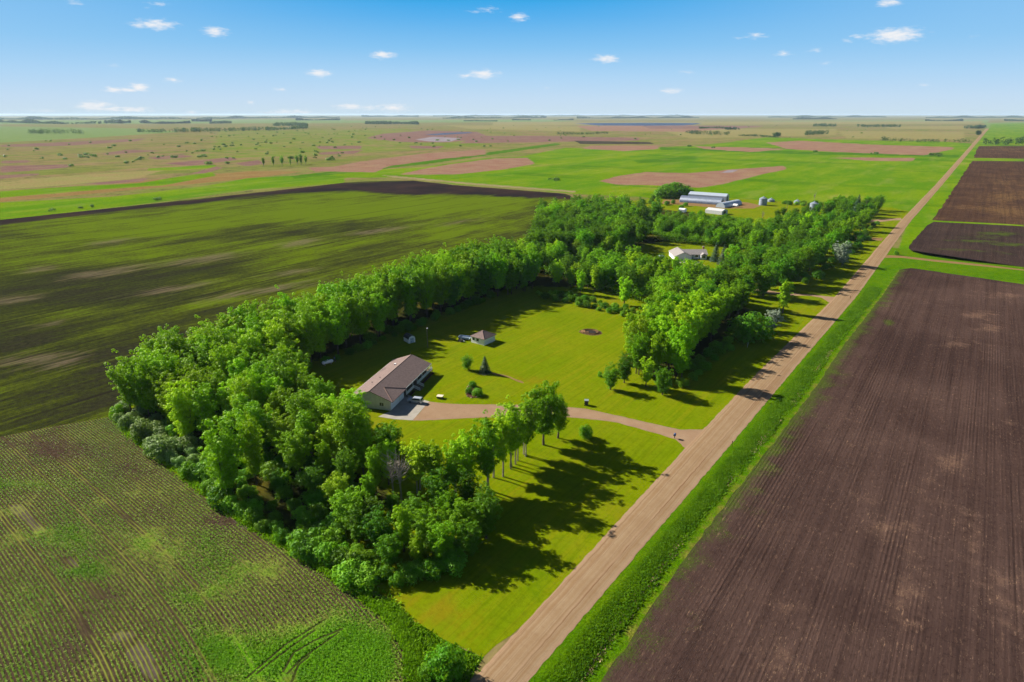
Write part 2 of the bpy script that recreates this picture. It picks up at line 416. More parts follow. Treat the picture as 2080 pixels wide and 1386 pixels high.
def plow_material(name, c1, c2, ctan, rowsp=.76):
    m, nb = mat(name)
    P = nb.pos()
    x, y, z = nb.sep(P)
    n1 = nb.noise(P, .022, 6, .6, .3); n2 = nb.noise(P, .16, 5, .65); n3 = nb.noise(P, 3.2, 3, .75); n4 = nb.noise(P, 1.4, 4, .7)
    strk = nb.noise(nb.sc(P, (.42, .006, 1)), 1.0, 6, .7); strk2 = nb.noise(nb.sc(P, (1.7, .02, 1)), 1.0, 4, .7)
    c = nb.mix(nb.ss(n1, .32, .66), c1, c2)
    tn = nb.m('ADD', nb.attr('tanp'), nb.m('ADD', nb.lr(n1, .3, .7, -.24, .24), nb.lr(n2, .35, .65, -.36, .36)))
    c = nb.mix(nb.ss(tn, .24, 1.0, 0, .62), c, ctan)
    c = nb.mix(nb.ss(strk, .42, .66, 0, .75), c, nb.mix(.6, c, A(54, 41, 40)))
    c = nb.mix(nb.ss(strk2, .50, .68, 0, .42), c, nb.mix(.5, c, A(150, 118, 104)))
    fr = nb.m('ABSOLUTE', nb.m('SUBTRACT', nb.m('FRACT', nb.m('DIVIDE', nb.m('ADD', x, nb.lr(n4, 0, 1, -.12, .12)), rowsp)), .5))
    furrow = nb.ss(fr, .0, .5)
    rowk = nb.ss(nb.noise(nb.sc(P, (.09, .012, 1)), 1.0, 4, .7), .42, .66)
    c = nb.mix(nb.m('MULTIPLY', nb.m('MULTIPLY', nb.ss(fr, .1, .4, 1, 0), rowk), .30), c, nb.mix(.6, c, A(40, 30, 30)))
    gp = nb.m('ADD', nb.attr('greenp'), nb.m('ADD', nb.lr(n2, .3, .7, -.3, .3), nb.lr(n3, .3, .7, -.3, .3)))
    c = nb.mix(nb.ss(gp, .42, .85, 0, .85), c, nb.mix(nb.ss(n3, .4, .6), A(112, 132, 52), A(96, 128, 26)))
    # straw and stones lying on the soil
    v = nb.n('ShaderNodeTexVoronoi', feature='F1'); nb.put(v.inputs['Vector'], P); v.inputs['Scale'].default_value = 1.7
    chip = nb.m('MULTIPLY', nb.ss(v.outputs['Distance'], .08, .2, 1, 0), nb.ss(nb.m('ADD', n2, nb.m('MULTIPLY', tn, .3)), .5, .72))
    c = nb.mix(nb.m('MULTIPLY', chip, .75), c, A(196, 168, 140))
    c = nb.mix(nb.ss(n3, .3, .75, 0, .45), nb.mix(.35, c, A(54, 42, 40)), c)
    n5 = nb.noise(nb.sc(P, (1.3, .8, 1)), 1.0, 5, .8); n6 = nb.noise(nb.sc(P, (2.4, .5, 1)), 1.0, 4, .8)
    c = nb.mix(nb.ss(n5, .50, .64, 0, .65), c, nb.mix(.6, c, A(36, 26, 26)))
    c = nb.mix(nb.m('MULTIPLY', nb.ss(n6, .56, .68, 0, 1), nb.lr(tn, 0, .6, .3, .85)), c, A(186, 150, 124))
    h = nb.m('ADD', nb.m('ADD', nb.m('MULTIPLY', nb.m('MULTIPLY', furrow, rowk), .6), n3), nb.m('MULTIPLY', strk2, 1.1))
    principled(m, nb, c, .95, .0, nb.bump(h, .6, .16))
    return m

def lawn_material():
    m, nb = mat('mown_lawn')
    P = nb.pos()
    n1 = nb.noise(P, .035, 6, .6); n2 = nb.noise(P, .25, 5, .65); n3 = nb.noise(P, 3.5, 3, .7)
    mow = nb.noise(nb.sc(P, (.55, .02, 1)), 1.0, 4, .6)
    mow2 = nb.noise(nb.sc(P, (.06, .5, 1)), 1.0, 4, .6)
    c = nb.mix(nb.ss(n1, .35, .65), A(138, 164, 8), A(152, 168, 14))
    c = nb.mix(nb.ss(n2, .4, .75, 0, .45), c, A(122, 146, 6))
    c = nb.mix(nb.ss(mow, .45, .68, 0, .5), c, A(172, 168, 28))
    mw3 = nb.noise(nb.sc(P, (1.6, .05, 1)), 1.0, 3, .6)
    c = nb.mix(nb.ss(mw3, .5, .66, 0, .4), c, A(108, 132, 4))
    c = nb.mix(nb.ss(mow2, .5, .75, 0, .25), c, A(120, 140, 8))
    gd = nb.m('ADD', nb.attr('gold'), nb.m('ADD', nb.lr(n2, .3, .7, -.2, .2), nb.lr(mow, .3, .7, -.12, .12)))
    c = nb.mix(nb.ss(gd, .25, .9, 0, .8), c, A(172, 150, 26))
    gg = nb.m('ADD', nb.attr('lush'), nb.lr(n2, .3, .7, -.25, .25))
    c = nb.mix(nb.ss(gg, .3, 1.1), c, A(118, 154, 8))
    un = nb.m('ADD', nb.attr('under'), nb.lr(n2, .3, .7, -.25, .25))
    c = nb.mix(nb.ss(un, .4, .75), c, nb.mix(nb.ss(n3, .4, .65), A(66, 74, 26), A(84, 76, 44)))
    n5 = nb.noise(P, 1.0, 5, .8)
    c = nb.mix(nb.ss(n5, .46, .66, 0, .5), c, nb.mix(.5, c, A(74, 92, 4)))
    c = nb.mix(nb.ss(n1, .56, .72, 0, .4), c, A(168, 148, 40))
    principled(m, nb, c, .95, .0, nb.bump(n5, .4, .14))
    return m

def verge_material():
    m, nb = mat('verge_grass')
    P = nb.pos()
    n2 = nb.noise(P, .3, 5, .65); n3 = nb.noise(P, 2.2, 4, .7); n1 = nb.noise(P, .03, 5, .6)
    c = nb.mix(nb.ss(n2, .3, .7), A(92, 150, 10), A(122, 168, 14))
    c = nb.mix(nb.ss(n1, .4, .7, 0, .5), c, A(140, 170, 20))
    st = nb.m('ADD', nb.attr('straw'), nb.m('ADD', nb.lr(n2, .3, .7, -.3, .3), nb.lr(n3, .3, .7, -.2, .2)))
    c = nb.mix(nb.ss(st, .35, .8, 0, .85), c, nb.mix(nb.ss(n3, .4, .6), A(182, 160, 82), A(158, 160, 60)))
    c = nb.mix(nb.ss(n3, .38, .62, 0, .75), c, nb.mix(.6, c, A(40, 80, 4)))
    principled(m, nb, c, .95, .0, nb.bump(n3, .8, .35))
    return m

def gravel_material(name, tracks=True, base=((212, 186, 150), (200, 172, 136)), light=(222, 184, 150), dark=(150, 106, 72)):
    m, nb = mat(name)
    P = nb.pos()
    n1 = nb.noise(P, .22, 5, .6); n3 = nb.noise(P, 5.0, 3, .75); n4 = nb.noise(P, 1.3, 5, .7)
    c = nb.mix(nb.ss(n1, .3, .7), A(*base[0], .52), A(*base[1], .52))
    if tracks:
        ac = nb.attr('across')
        wob = nb.m('ADD', ac, nb.lr(nb.noise(nb.sc(P, (0, .02, 1)), 1.0, 3), 0, 1, -.03, .03))
        st = nb.noise(nb.sc(P, (2.1, .018, 1)), 1.0, 5, .68)
        for cx, wd, k in ((.24, .08, .5), (.45, .09, .35), (.60, .05, .45), (.80, .06, .5)):
            b = nb.ss(nb.m('ABSOLUTE', nb.m('SUBTRACT', wob, cx)), 0, wd, 1, 0)
            c = nb.mix(nb.m('MULTIPLY', b, k), c, A(180, 138, 92, .5))
        for cx, wd, k in ((.13, .03, .55), (.70, .03, 1.0), (.745, .014, .7), (.335, .018, .75), (.53, .012, .35), (.87, .012, .45)):
            b = nb.ss(nb.m('ABSOLUTE', nb.m('SUBTRACT', wob, cx)), 0, wd, 1, 0)
            c = nb.mix(nb.m('MULTIPLY', b, nb.lr(st, .3, .65, 0.1, k)), c, A(*dark, .52))
        for cx, wd, k in ((.04, .09, .7), (.95, .08, .5), (.66, .03, .5)):
            b = nb.ss(nb.m('ABSOLUTE', nb.m('SUBTRACT', wob, cx)), 0, wd, 1, 0)
            c = nb.mix(nb.m('MULTIPLY', b, k), c, A(*light, .52))
        c = nb.mix(nb.ss(st, .48, .72, 0, .55), c, A(160, 116, 82, .52))
    c = nb.mix(nb.ss(n4, .5, .78, 0, .35), c, A(160, 118, 88, .52))
    c = nb.mix(nb.ss(n3, .35, .75, 0, .35), nb.mix(.35, c, A(128, 96, 70, .52)), c)
    principled(m, nb, c, .95, .0, nb.bump(n3, .35, .06))
    return m

M = dict(ground=ground_material(), crop=crop_material(), rows=row_material(), lawn=lawn_material(), verge=verge_material(),
         plow=plow_material('tilled_soil', A(98, 76, 70), A(126, 100, 91), A(182, 144, 122)),
         plow2=plow_material('tilled_soil_far', A(104, 76, 60), A(124, 92, 68), A(178, 138, 84)),
         plow3=plow_material('tilled_soil_green', A(82, 68, 66), A(102, 84, 76), A(140, 116, 80)),
         road=gravel_material('gravel_road'),
         drive=gravel_material('gravel_drive', False, ((212, 180, 148), (200, 166, 134))),
         path=gravel_material('dirt_path', False, ((186, 150, 104), (170, 140, 90))))

# ================================================================== GROUND SHEETS
def polar_ground():
    rows = [232.35, 232.6, 233, 233.5, 234, 234.6] + list(np.arange(235.2, 300, .8)) + list(np.arange(300, 420, 2)) + list(np.arange(420, 700, 6)) + list(np.arange(700, 1500, 25)) + [1800, 2600, 5000]
    dep = [atan((p - PH / 2) / FPX) + PITCH for p in rows]
    r = np.array([min(57000, CAMH / math.tan(d)) for d in dep])
    ang = np.concatenate([np.arange(-46, 46.01, .25), np.arange(51, 314, 5.0)]) + math.degrees(YAW)
    th = np.radians(ang)
    R, T = np.meshgrid(r, th, indexing='ij')
    X, Y = -R * np.sin(T), R * np.cos(T)
    V = np.stack([X.ravel(), Y.ravel(), np.zeros(X.size)], 1)
    nr, na = len(r), len(ang)
    i, j = np.meshgrid(np.arange(nr - 1), np.arange(na), indexing='ij')
    j2 = (j + 1) % na
    F = np.stack([i * na + j, i * na + j2, (i + 1) * na + j2, (i + 1) * na + j], -1).reshape(-1, 4)
    V = np.vstack([V, [[0, 0, 0]]]); c = len(V) - 1
    k = np.arange(na); last = (nr - 1) * na
    F = np.vstack([F, np.stack([last + k, last + (k + 1) % na, np.full(na, c), np.full(na, c)], -1)])
    # centre fan as triangles: rebuild with from_pydata-friendly faces
    me = bpy.data.meshes.new('ground')
    faces = [tuple(f) for f in F[:-na]] + [(int(last + q), int(last + (q + 1) % na), c) for q in k]
    me.from_pydata(V.tolist(), [], faces); me.update()
    nz = np.zeros(len(me.polygons) * 3); me.polygons.foreach_get('normal', nz)
    if nz[2::3].mean() < 0: me.flip_normals()
    fwd = -V[:, 0] * SY + V[:, 1] * CY
    px, py = proj(V[:, 0], V[:, 1]); ok = fwd > 5
    PP = np.stack([px, py], 1)
    def paint(items, soft, k=1.0):
        wt = np.zeros(len(V))
        for poly in items:
            ys = [q[1] for q in poly]; hgt = max(ys) - min(ys)
            sf = max(min(soft, hgt * 1.8), 2.5)
            wt = np.maximum(wt, k * np.clip(.5 + sd_poly(PP, poly, 4.0) / sf, 0, 1) * ok)
        return wt
    LIME = [[(0, 412), (236, 399), (420, 378), (505, 362), (700, 352), (700, 372), (505, 386), (337, 409), (0, 448), (-300, 470), (-300, 440)],
            [(0, 389), (100, 382), (286, 372), (337, 363), (430, 350), (440, 357), (330, 377), (235, 383), (0, 402), (-200, 410), (-200, 398)],
            [(300, 342), (360, 339), (438, 335), (440, 341), (360, 346), (300, 347)],
            [(630, 352), (700, 362), (840, 360), (920, 375), (1050, 382), (1160, 394), (1300, 400), (1500, 430), (1830, 460), (1860, 420), (1978, 292), (1900, 287), (1760, 286), (1560, 279), (1460, 292), (1400, 297), (1330, 300), (1270, 306), (1150, 300), (1060, 318), (980, 322), (860, 340), (760, 345)],
            [(1950, 330), (1990, 285), (2005, 262), (2100, 262), (2100, 640), (1780, 640), (1840, 460)], [(2012, 252), (2100, 250), (2100, 300), (2000, 300)]]
    PINK = [[(809, 355), (923, 355), (1021, 345), (1088, 333), (1071, 321), (1004, 322), (920, 333), (852, 345)],
            [(650, 348), (762, 351), (788, 338), (883, 325), (987, 314), (987, 304), (869, 311), (735, 328), (667, 341)],
            [(1215, 368), (1260, 357), (1310, 350), (1400, 352), (1480, 345), (1590, 337), (1600, 344), (1540, 356), (1470, 374), (1420, 382), (1330, 377), (1250, 375)],
            [(1555, 290), (1626, 286), (1769, 294), (1937, 299), (1937, 303), (1877, 316), (1694, 309), (1600, 303)],
            [(1675, 320), (1859, 321), (1855, 328), (1769, 327)], [(1409, 297), (1521, 300), (1600, 303), (1525, 309), (1431, 303)],
            [(1200, 296), (1337, 296), (1337, 303), (1270, 307), (1180, 302)],
            [(1170, 256), (1400, 254), (1480, 262), (1400, 268), (1200, 266)], [(620, 341), (700, 338), (690, 346), (640, 349)]]
    OCH = [[(0, 402), (286, 368), (505, 348), (623, 348), (505, 363), (303, 383), (0, 411), (-200, 425), (-200, 410)], [(1225, 303), (1330, 303), (1330, 308), (1240, 308)]]
    TAN = [[(0, 368), (202, 352), (337, 345), (286, 362), (101, 379), (0, 386), (-200, 395), (-200, 375)],
           [(1790, 257), (1960, 256), (1960, 263), (1810, 262)], [(1060, 367), (1200, 357), (1290, 330), (1300, 334), (1210, 362), (1130, 372)],
           [(1180, 385), (1300, 378), (1320, 395), (1200, 395)],
           [(1560, 355), (1640, 334), (1700, 331), (1690, 345), (1640, 372), (1720, 385), (1720, 392), (1560, 385)],
           [(1000, 248), (2000, 246), (1990, 252), (1400, 254), (1000, 256)], [(1330, 262), (1700, 262), (1700, 275), (1400, 282)], [(900, 254), (1180, 257), (1180, 268), (950, 262)], [(1700, 266), (1960, 268), (1960, 284), (1720, 282)]]
    PUR = [[(775, 272), (869, 265), (970, 268), (1000, 281), (903, 290), (819, 289), (741, 281)],
           [(970, 276), (1100, 276), (1300, 280), (1300, 286), (1050, 290), (930, 292)],
           [(0, 294), (100, 290), (300, 281), (280, 287), (130, 297), (0, 299)], [(0, 327), (62, 326), (62, 331), (0, 332)],
           [(0, 337), (130, 334), (150, 339), (60, 348), (0, 352)], [(0, 356), (80, 352), (80, 356), (0, 364), (-80, 364)],
           [(320, 333), (471, 319), (488, 325), (387, 337)], [(202, 313), (256, 304), (337, 306), (219, 315)], [(289, 320), (370, 314), (404, 318), (320, 325)],
           [(471, 333), (525, 325), (540, 332), (505, 338)], [(387, 353), (438, 338), (455, 342), (414, 353)], [(162, 374), (303, 361), (290, 369), (202, 375)],
           [(640, 297), (735, 296), (735, 303), (650, 304)], [(645, 310), (740, 305), (720, 313), (650, 315)], [(830, 296), (905, 297), (890, 303), (835, 302)], [(1300, 255), (1560, 256), (1500, 262), (1320, 262)]]
    SOFT = [[(0, 257), (269, 261), (370, 268), (168, 281), (0, 290), (-300, 295), (-300, 258)], [(700, 245), (1100, 243), (1180, 247), (900, 249), (700, 250)], [(2000, 250), (2100, 248), (2100, 272), (2005, 272)], [(1560, 246), (2010, 244), (2005, 250), (1600, 252)], [(-300, 246), (700, 243), (700, 250), (-300, 254)]]
    SALT = [[(842, 284), (879, 278), (937, 281), (915, 288), (880, 288)], [(1462, 352), (1478, 346), (1500, 345), (1490, 350)]]
    DSO = [[(1165, 286), (1320, 289), (1330, 293), (1180, 293)]]
    DG = [[(1280, 325), (1420, 315), (1420, 325), (1290, 335)], [(1230, 371), (1420, 384), (1400, 388), (1240, 378)],
          [(590, 358), (860, 328), (1130, 291), (1140, 294), (870, 333), (600, 363)], [(1340, 299), (1620, 308), (1950, 316), (1948, 320), (1620, 313), (1340, 304)]]
    PATH = [[(760, 354), (800, 357), (960, 372), (1170, 388), (1170, 392), (960, 376), (800, 361)]]
    for nm, it, s in (('lime', LIME, 20), ('pink', PINK, 20), ('ochre', OCH, 20), ('tan', TAN, 24), ('purple', PUR, 16), ('softgreen', SOFT, 14), ('salt', SALT, 9), ('darksoil', DSO, 10), ('deepgreen', DG, 26), ('path', PATH, 7)):
        w_ = paint(it, s, .66 if nm == 'deepgreen' else .9 if nm in ('tan', 'purple', 'path') else 1.0)
        if nm == 'lime': w_ = np.maximum(w_, .47 * np.clip(.5 + sd_poly(PP, [(430, 262), (820, 258), (1000, 285), (1000, 300), (640, 320), (400, 330)], 4.0) / 40, 0, 1) * ok)
        if nm == 'deepgreen': w_ = np.maximum(w_, paint([[(590, 358), (860, 328), (1130, 291), (1140, 294), (870, 333), (600, 363)], [(1340, 299), (1620, 308), (1950, 316), (1948, 320), (1620, 313), (1340, 304)]], 6))
        if nm in ('pink', 'purple', 'tan'): w_ = np.maximum(w_, {'pink': .24, 'purple': .19, 'tan': .24}[nm] * ((py < 350) & (py > 244)))
        add_attr(me, nm, w_)
    me.materials.append(M['ground'])
    o = link('ground', me); o['kind'] = 'structure'
    return o
polar_ground()

WOOD_S = [G(*p) for p in [(228, 846), (262, 890), (380, 980), (470, 1052), (600, 1128), (700, 1192), (760, 1238), (800, 1275), (822, 1320), (828, 1386)]]

# ---- large crop field on the left
fp = [G(*p) for p in [(0, 447), (337, 411), (600, 383), (700, 371), (760, 368), (840, 367), (920, 376), (1050, 386), (1150, 394), (1165, 402)]]
fp += [(-276, 520), (-290, 440), (-250, 370), (-206, 280), (-198, 250), (-194, 120), (-192, 80), WOOD_S[0], G(120, 865), G(0, 888), (-215, -5), (-330, -30), (-620, -60)]
def paint_crop(xy, px, py):
    sl = -.11
    g = np.full(len(xy), .52)
    g += np.clip((560 - py) / 200, -.6, 1) * .22
    for a in [(420, 440, 420, 26, .30), (820, 424, 150, 14, .55), (1020, 415, 60, 20, .3), (300, 470, 200, 8, .3), (600, 445, 300, 6, .3), (960, 470, 90, 30, .12), (500, 610, 220, 8, .4), (610, 560, 140, 20, .15), (150, 520, 200, 12, .25), (700, 500, 200, 30, .12), (540, 640, 150, 30, .08),
              (0, 590, 240, 34, -.34), (230, 600, 150, 26, -.26), (60, 690, 260, 40, -.16), (150, 810, 260, 70, -.26), (120, 640, 300, 12, .16), (300, 520, 260, 14, .2), (120, 760, 200, 14, .14), (500, 455, 70, 12, -.32), (640, 470, 90, 12, -.25), (720, 460, 60, 14, -.2), (320, 555, 120, 16, -.2), (220, 850, 60, 12, .45), (250, 740, 90, 40, -.1)]:
        g += a[4] * gauss(px, py, *a[:4], sl if a[1] < 650 else -.2)
    pale = np.zeros(len(xy))
    for a in [(416, 527, 75, 8), (329, 590, 60, 7), (215, 553, 90, 8), (21, 610, 60, 8), (606, 552, 60, 6), (612, 494, 40, 8), (222, 494, 40, 7), (104, 659, 40, 4), (60, 728, 110, 7), (110, 738, 70, 10), (87, 546, 40, 6), (540, 590, 120, 8), (760, 470, 60, 5), (930, 452, 40, 4)]:
        pale = np.maximum(pale, .72 * gauss(px, py, a[0], a[1], a[2] * 1.5, a[3] * 1.35, -.14))
    band = [(-60, 452), (0, 446), (337, 410), (600, 382), (700, 370), (840, 366), (1000, 380), (1150, 393), (1170, 404), (1100, 404), (1000, 399), (940, 397), (800, 396), (720, 388), (600, 392), (337, 420), (0, 456), (-60, 461)]
    s = np.clip(.5 + sd_poly(np.stack([px, py], 1), band, 3) / 34, 0, 1)
    return dict(green=g, pale=pale, soil=s)
sheet('crop_field', ragged(fp, 12, .6, 3), .010, M['crop'], 6.5, paint_crop)

# ---- row crop field at the bottom left
ROWEDGE = WOOD_S
rp = WOOD_S + [(-74, 30), (-74, 0), (-190, -20), (-215, -5), G(0, 888), G(120, 865)]
def rowdist(xy):
    """row number: distance from the wood edge, swinging smoothly round the corner by the road"""
    a, b = np.array(WOOD_S[1]), np.array(WOOD_S[5]); e = (b - a) / np.linalg.norm(b - a)
    d1 = -((xy - a) @ np.array([-e[1], e[0]]))
    a, b = np.array(WOOD_S[6]), np.array(WOOD_S[9]); e = (b - a) / np.linalg.norm(b - a)
    d2 = -((xy - a) @ np.array([-e[1], e[0]]))
    k = 7.0
    return -k * np.log(np.exp(-np.clip(d1, -60, 90) / k) + np.exp(-np.clip(d2, -60, 90) / k)) + 6
def cover_of(xy, px, py):
    c = np.full(len(xy), .44)
    for a in [(620, 1345, 170, 80, .72), (760, 1345, 80, 70, .45), (300, 1110, 190, 60, .16), (460, 1180, 120, 40, .16), (60, 985, 80, 14, .45), (120, 1090, 90, 20, .22), (180, 1160, 60, 16, .4), (30, 1200, 120, 30, .14), (400, 1215, 60, 20, .3), (450, 1330, 60, 40, .4),
              (250, 940, 90, 40, -.16), (60, 910, 120, 30, -.3), (460, 1060, 60, 14, -.4), (700, 1210, 50, 12, -.2), (816, 1330, 18, 60, -.45), (100, 1270, 140, 60, -.1)]:
        c += a[4] * gauss(px, py, *a[:4])
    return c
def bare_of(px, py):
    P = np.stack([px, py], 1); b = np.zeros(len(px))
    for poly in [[(18, 1028), (46, 1026), (90, 1078), (78, 1084)], [(120, 1135), (150, 1135), (160, 1152), (135, 1155)], [(168, 1185), (190, 1190), (212, 1215), (195, 1216)], [(230, 1290), (265, 1284), (312, 1340), (332, 1380), (300, 1382), (255, 1312)],
                 [(455, 1040), (490, 1055), (545, 1100), (530, 1104)], [(560, 1382), (590, 1340), (600, 1386)]]:
        b = np.maximum(b, np.clip(.5 + sd_poly(P, poly, 1.4) / 14, 0, 1))
    return b
GAPS = [float(rowdist(np.array([G(300, 1185)]))[0]), float(rowdist(np.array([G(420, 1220)]))[0]), float(rowdist(np.array([G(120, 1200)]))[0])]
def paint_rows(xy, px, py):
    return dict(rowd=rowdist(xy) / .62, cover=cover_of(xy, px, py), bare=bare_of(px, py))
sheet('row_crop_field', ragged(rp, 2.5, .25, 4), .016, M['rows'], 1.6, paint_rows)

# ---- lawn of both properties, with bare ground under the trees
ROAD_L = [G(*p) for p in [(955, 1386), (1395, 908), (1540, 756), (1690, 610), (1829, 449), (1900, 376), (1977, 290), (2004, 260)]]
ROAD_R = [G(*p) for p in [(1072, 1386), (1490, 897), (1624, 738), (1742, 600), (1848, 452), (1914, 376), (1985, 290), (2011, 259)]]
def rx(line, y):
    for a, b in zip(line[:-1], line[1:]):
        if y <= b[1]: break
    t = (y - a[1]) / (b[1] - a[1]); return a[0] + (b[0] - a[0]) * t
lp = [G(*p) for p in [(980, 1336), (905, 1303), (840, 1262), (790, 1215), (740, 1190)]] + [WOOD_S[4], WOOD_S[3], WOOD_S[2], WOOD_S[1], WOOD_S[0], (-194, 78), (-197, 120), (-201, 250), (-210, 280), (-254, 368), (-295, 440), (-282, 530), (-250, 640), (-60, 665), (rx(ROAD_L, 650) + .4, 650)]
lp += [(rx(ROAD_L, y) + .4, y) for y in (540, 420, 300, 220, 140, 100, 70)]
def paint_lawn(xy, px, py):
    gd = np.zeros(len(xy)); lu = np.zeros(len(xy)); un = np.zeros(len(xy))
    for a in [(1090, 772, 55, 10, .75), (1000, 760, 60, 8, .5), (1180, 620, 60, 10, .3), (1110, 670, 50, 10, .4), (1250, 800, 50, 8, .5), (900, 1240, 90, 40, .75), (820, 1220, 60, 20, .5), (960, 1290, 50, 40, .6), (1240, 860, 60, 8, .4), (950, 800, 40, 12, .4), (1000, 690, 60, 12, .25), (1500, 515, 50, 6, .9), (1560, 535, 60, 6, .7), (1060, 1000, 80, 60, .35), (1620, 604, 20, 5, .5), (930, 880, 80, 12, .3), (1340, 905, 16, 5, .5), (1600, 700, 40, 20, .4), (1300, 900, 80, 10, .25)]:
        gd = np.maximum(gd, a[4] * gauss(px, py, *a[:4]))
    for a in [(870, 790, 25, 30, .7), (1080, 1180, 40, 90, .8), (1200, 1060, 30, 60, .6), (1000, 1280, 30, 60, .5), (1420, 850, 60, 30, .5), (1560, 700, 60, 40, .4), (1700, 560, 40, 20, .8), (800, 750, 80, 50, .3)]:
        lu = np.maximum(lu, a[4] * gauss(px, py, *a[:4]))
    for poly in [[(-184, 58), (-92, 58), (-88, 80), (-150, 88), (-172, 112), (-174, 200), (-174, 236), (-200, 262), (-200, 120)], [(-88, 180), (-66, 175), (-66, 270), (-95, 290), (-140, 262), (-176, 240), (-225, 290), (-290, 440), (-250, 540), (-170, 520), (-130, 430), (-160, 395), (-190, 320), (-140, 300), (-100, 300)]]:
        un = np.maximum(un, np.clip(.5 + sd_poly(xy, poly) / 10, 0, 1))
    return dict(gold=gd, lush=lu, under=un)
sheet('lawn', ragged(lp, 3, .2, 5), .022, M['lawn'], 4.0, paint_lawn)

# ---- rough grass corner and the verge / ditch along the right side of the road
cp = [G(*p) for p in [(980, 1336), (905, 1303), (840, 1262), (790, 1215), (772, 1216), (800, 1262), (826, 1320), (832, 1386)]] + [(-68, 20), (-50, 20), (rx(ROAD_L, 50) + .4, 50)]
sheet('rough_corner', ragged(cp, 2.0, .25, 6), .028, M['verge'], 3.0, lambda xy, px, py: dict(straw=np.zeros(len(xy))))
FIELD_L = [G(*p) for p in [(1222, 1386), (1323, 1236), (1433, 1077), (1552, 925), (1640, 810), (1715, 700), (1788, 606), (1828, 548)]]
ye = [45, 58, 80, 100, 140, 180, 240, 300, 360, 420, 460]
vp = [(rx(ROAD_R, y) - .4, y) for y in ye] + [G(2080, 543), (60, 430), (60, 400)] + [(p[0] + .5, p[1]) for p in FIELD_L[::-1]] + [(-28, 45), (-28, 30), (-38, 30)]
def paint_verge(xy, px, py):
    d = sd_line(xy, FIELD_L)
    return dict(straw=np.clip(1.0 - d / 2.6, 0, 1) * .8 + .25 * np.exp(-((xy[:, 1] - 440) / 8) ** 2))
sheet('verge', ragged(vp, 3, .25, 7), .034, M['verge'], 3.0, paint_verge)

# ---- tilled fields right of the road
f1 = FIELD_L + [G(*p) for p in [(1850, 545), (1880, 549), (2080, 578)]] + [(120, 392), (120, 20), (-20, 20), (-27, 50)]
def paint_f1(xy, px, py):
    t = np.zeros(len(xy)); g = np.zeros(len(xy))
    for a in [(1930, 945, 35, 20, .9), (1800, 1080, 60, 30, .6), (1970, 1080, 30, 60, .7), (1850, 1230, 40, 90, .8), (1990, 640, 40, 8, .9), (2010, 665, 30, 10, .8), (2040, 600, 40, 8, .6), (1730, 1000, 50, 30, .45), (1950, 700, 50, 12, .7), (2050, 870, 30, 30, .5), (1600, 1250, 60, 40, .45), (1900, 1000, 30, 30, .6), (1560, 1340, 60, 40, .4), (2040, 1250, 50, 80, .5)]:
        t = np.maximum(t, a[4] * gauss(px, py, *a[:4]))
    d = sd_line(xy, FIELD_L)
    g = np.maximum(.95 * np.exp(-(d / 2.2) ** 2), .62 * np.exp(-(d / 7) ** 2))
    g *= np.where(xy[:, 1] > 120, 1.0, .8)
    g = np.maximum(g, .95 * gauss(px, py, 1808, 655, 16, 9))
    for a in [(1640, 1010, 170, 120), (1380, 1330, 60, 60)]: t *= 1 - .55 * gauss(px, py, *a)
    return dict(tanp=t, greenp=g)
sheet('tilled_field', ragged(f1, 2.5, .25, 8), .040, M['plow'], 3.2, paint_f1)
f2 = [G(*p) for p in [(1846, 505), (1850, 495), (1868, 475), (1886, 456), (1898, 451), (1940, 453), (2080, 460)]] + [(150, 560), (150, 425)] + [G(*p) for p in [(2080, 543), (1990, 534), (1925, 526), (1880, 519), (1856, 512)]]
def paint_f2(xy, px, py):
    g = np.zeros(len(xy))
    for a in [(2030, 475, 60, 5, .9), (1980, 490, 70, 4, .8), (2050, 497, 50, 5, .9), (1960, 508, 90, 3, .7), (2040, 515, 40, 3, .7), (2000, 482, 80, 8, .55)]:
        g = np.maximum(g, a[4] * gauss(px, py, *a[:4], .03))
    return dict(tanp=np.zeros(len(xy)), greenp=g)
sheet('tilled_field', ragged(f2, 6, .4, 9), .034, M['plow3'], 5.0, paint_f2)
f3 = [G(*p) for p in [(1893, 447), (1930, 395), (1958, 352), (1975, 327), (2080, 328)]] + [(210, 1480), (170, 575)] + [G(*p) for p in [(2080, 457), (1960, 451), (1910, 449)]]
def paint_f3(xy, px, py):
    t = np.full(len(xy), .25)
    for a in [(2050, 400, 50, 16, .9), (2060, 430, 60, 14, .9), (2000, 420, 60, 16, .6), (2050, 370, 40, 14, .6), (2000, 345, 30, 8, .35)]:
        t = np.maximum(t, a[4] * gauss(px, py, *a[:4]))
    t *= 1 - .8 * gauss(px, py, 1960, 350, 40, 25)
    return dict(tanp=t, greenp=np.zeros(len(xy)))
sheet('tilled_field', ragged(f3, 14, 1.0, 10), .034, M['plow2'], 16.0, paint_f3)
f4 = [G(*p) for p in [(1978, 321), (1988, 297), (2090, 297), (2090, 323)]]
sheet('tilled_field', ragged(f4, 40, 1.5, 12), .06, M['plow2'], 40.0, lambda xy, px, py: dict(tanp=.3 + .5 * gauss(px, py, 2060, 305, 30, 5), greenp=np.zeros(len(xy))))

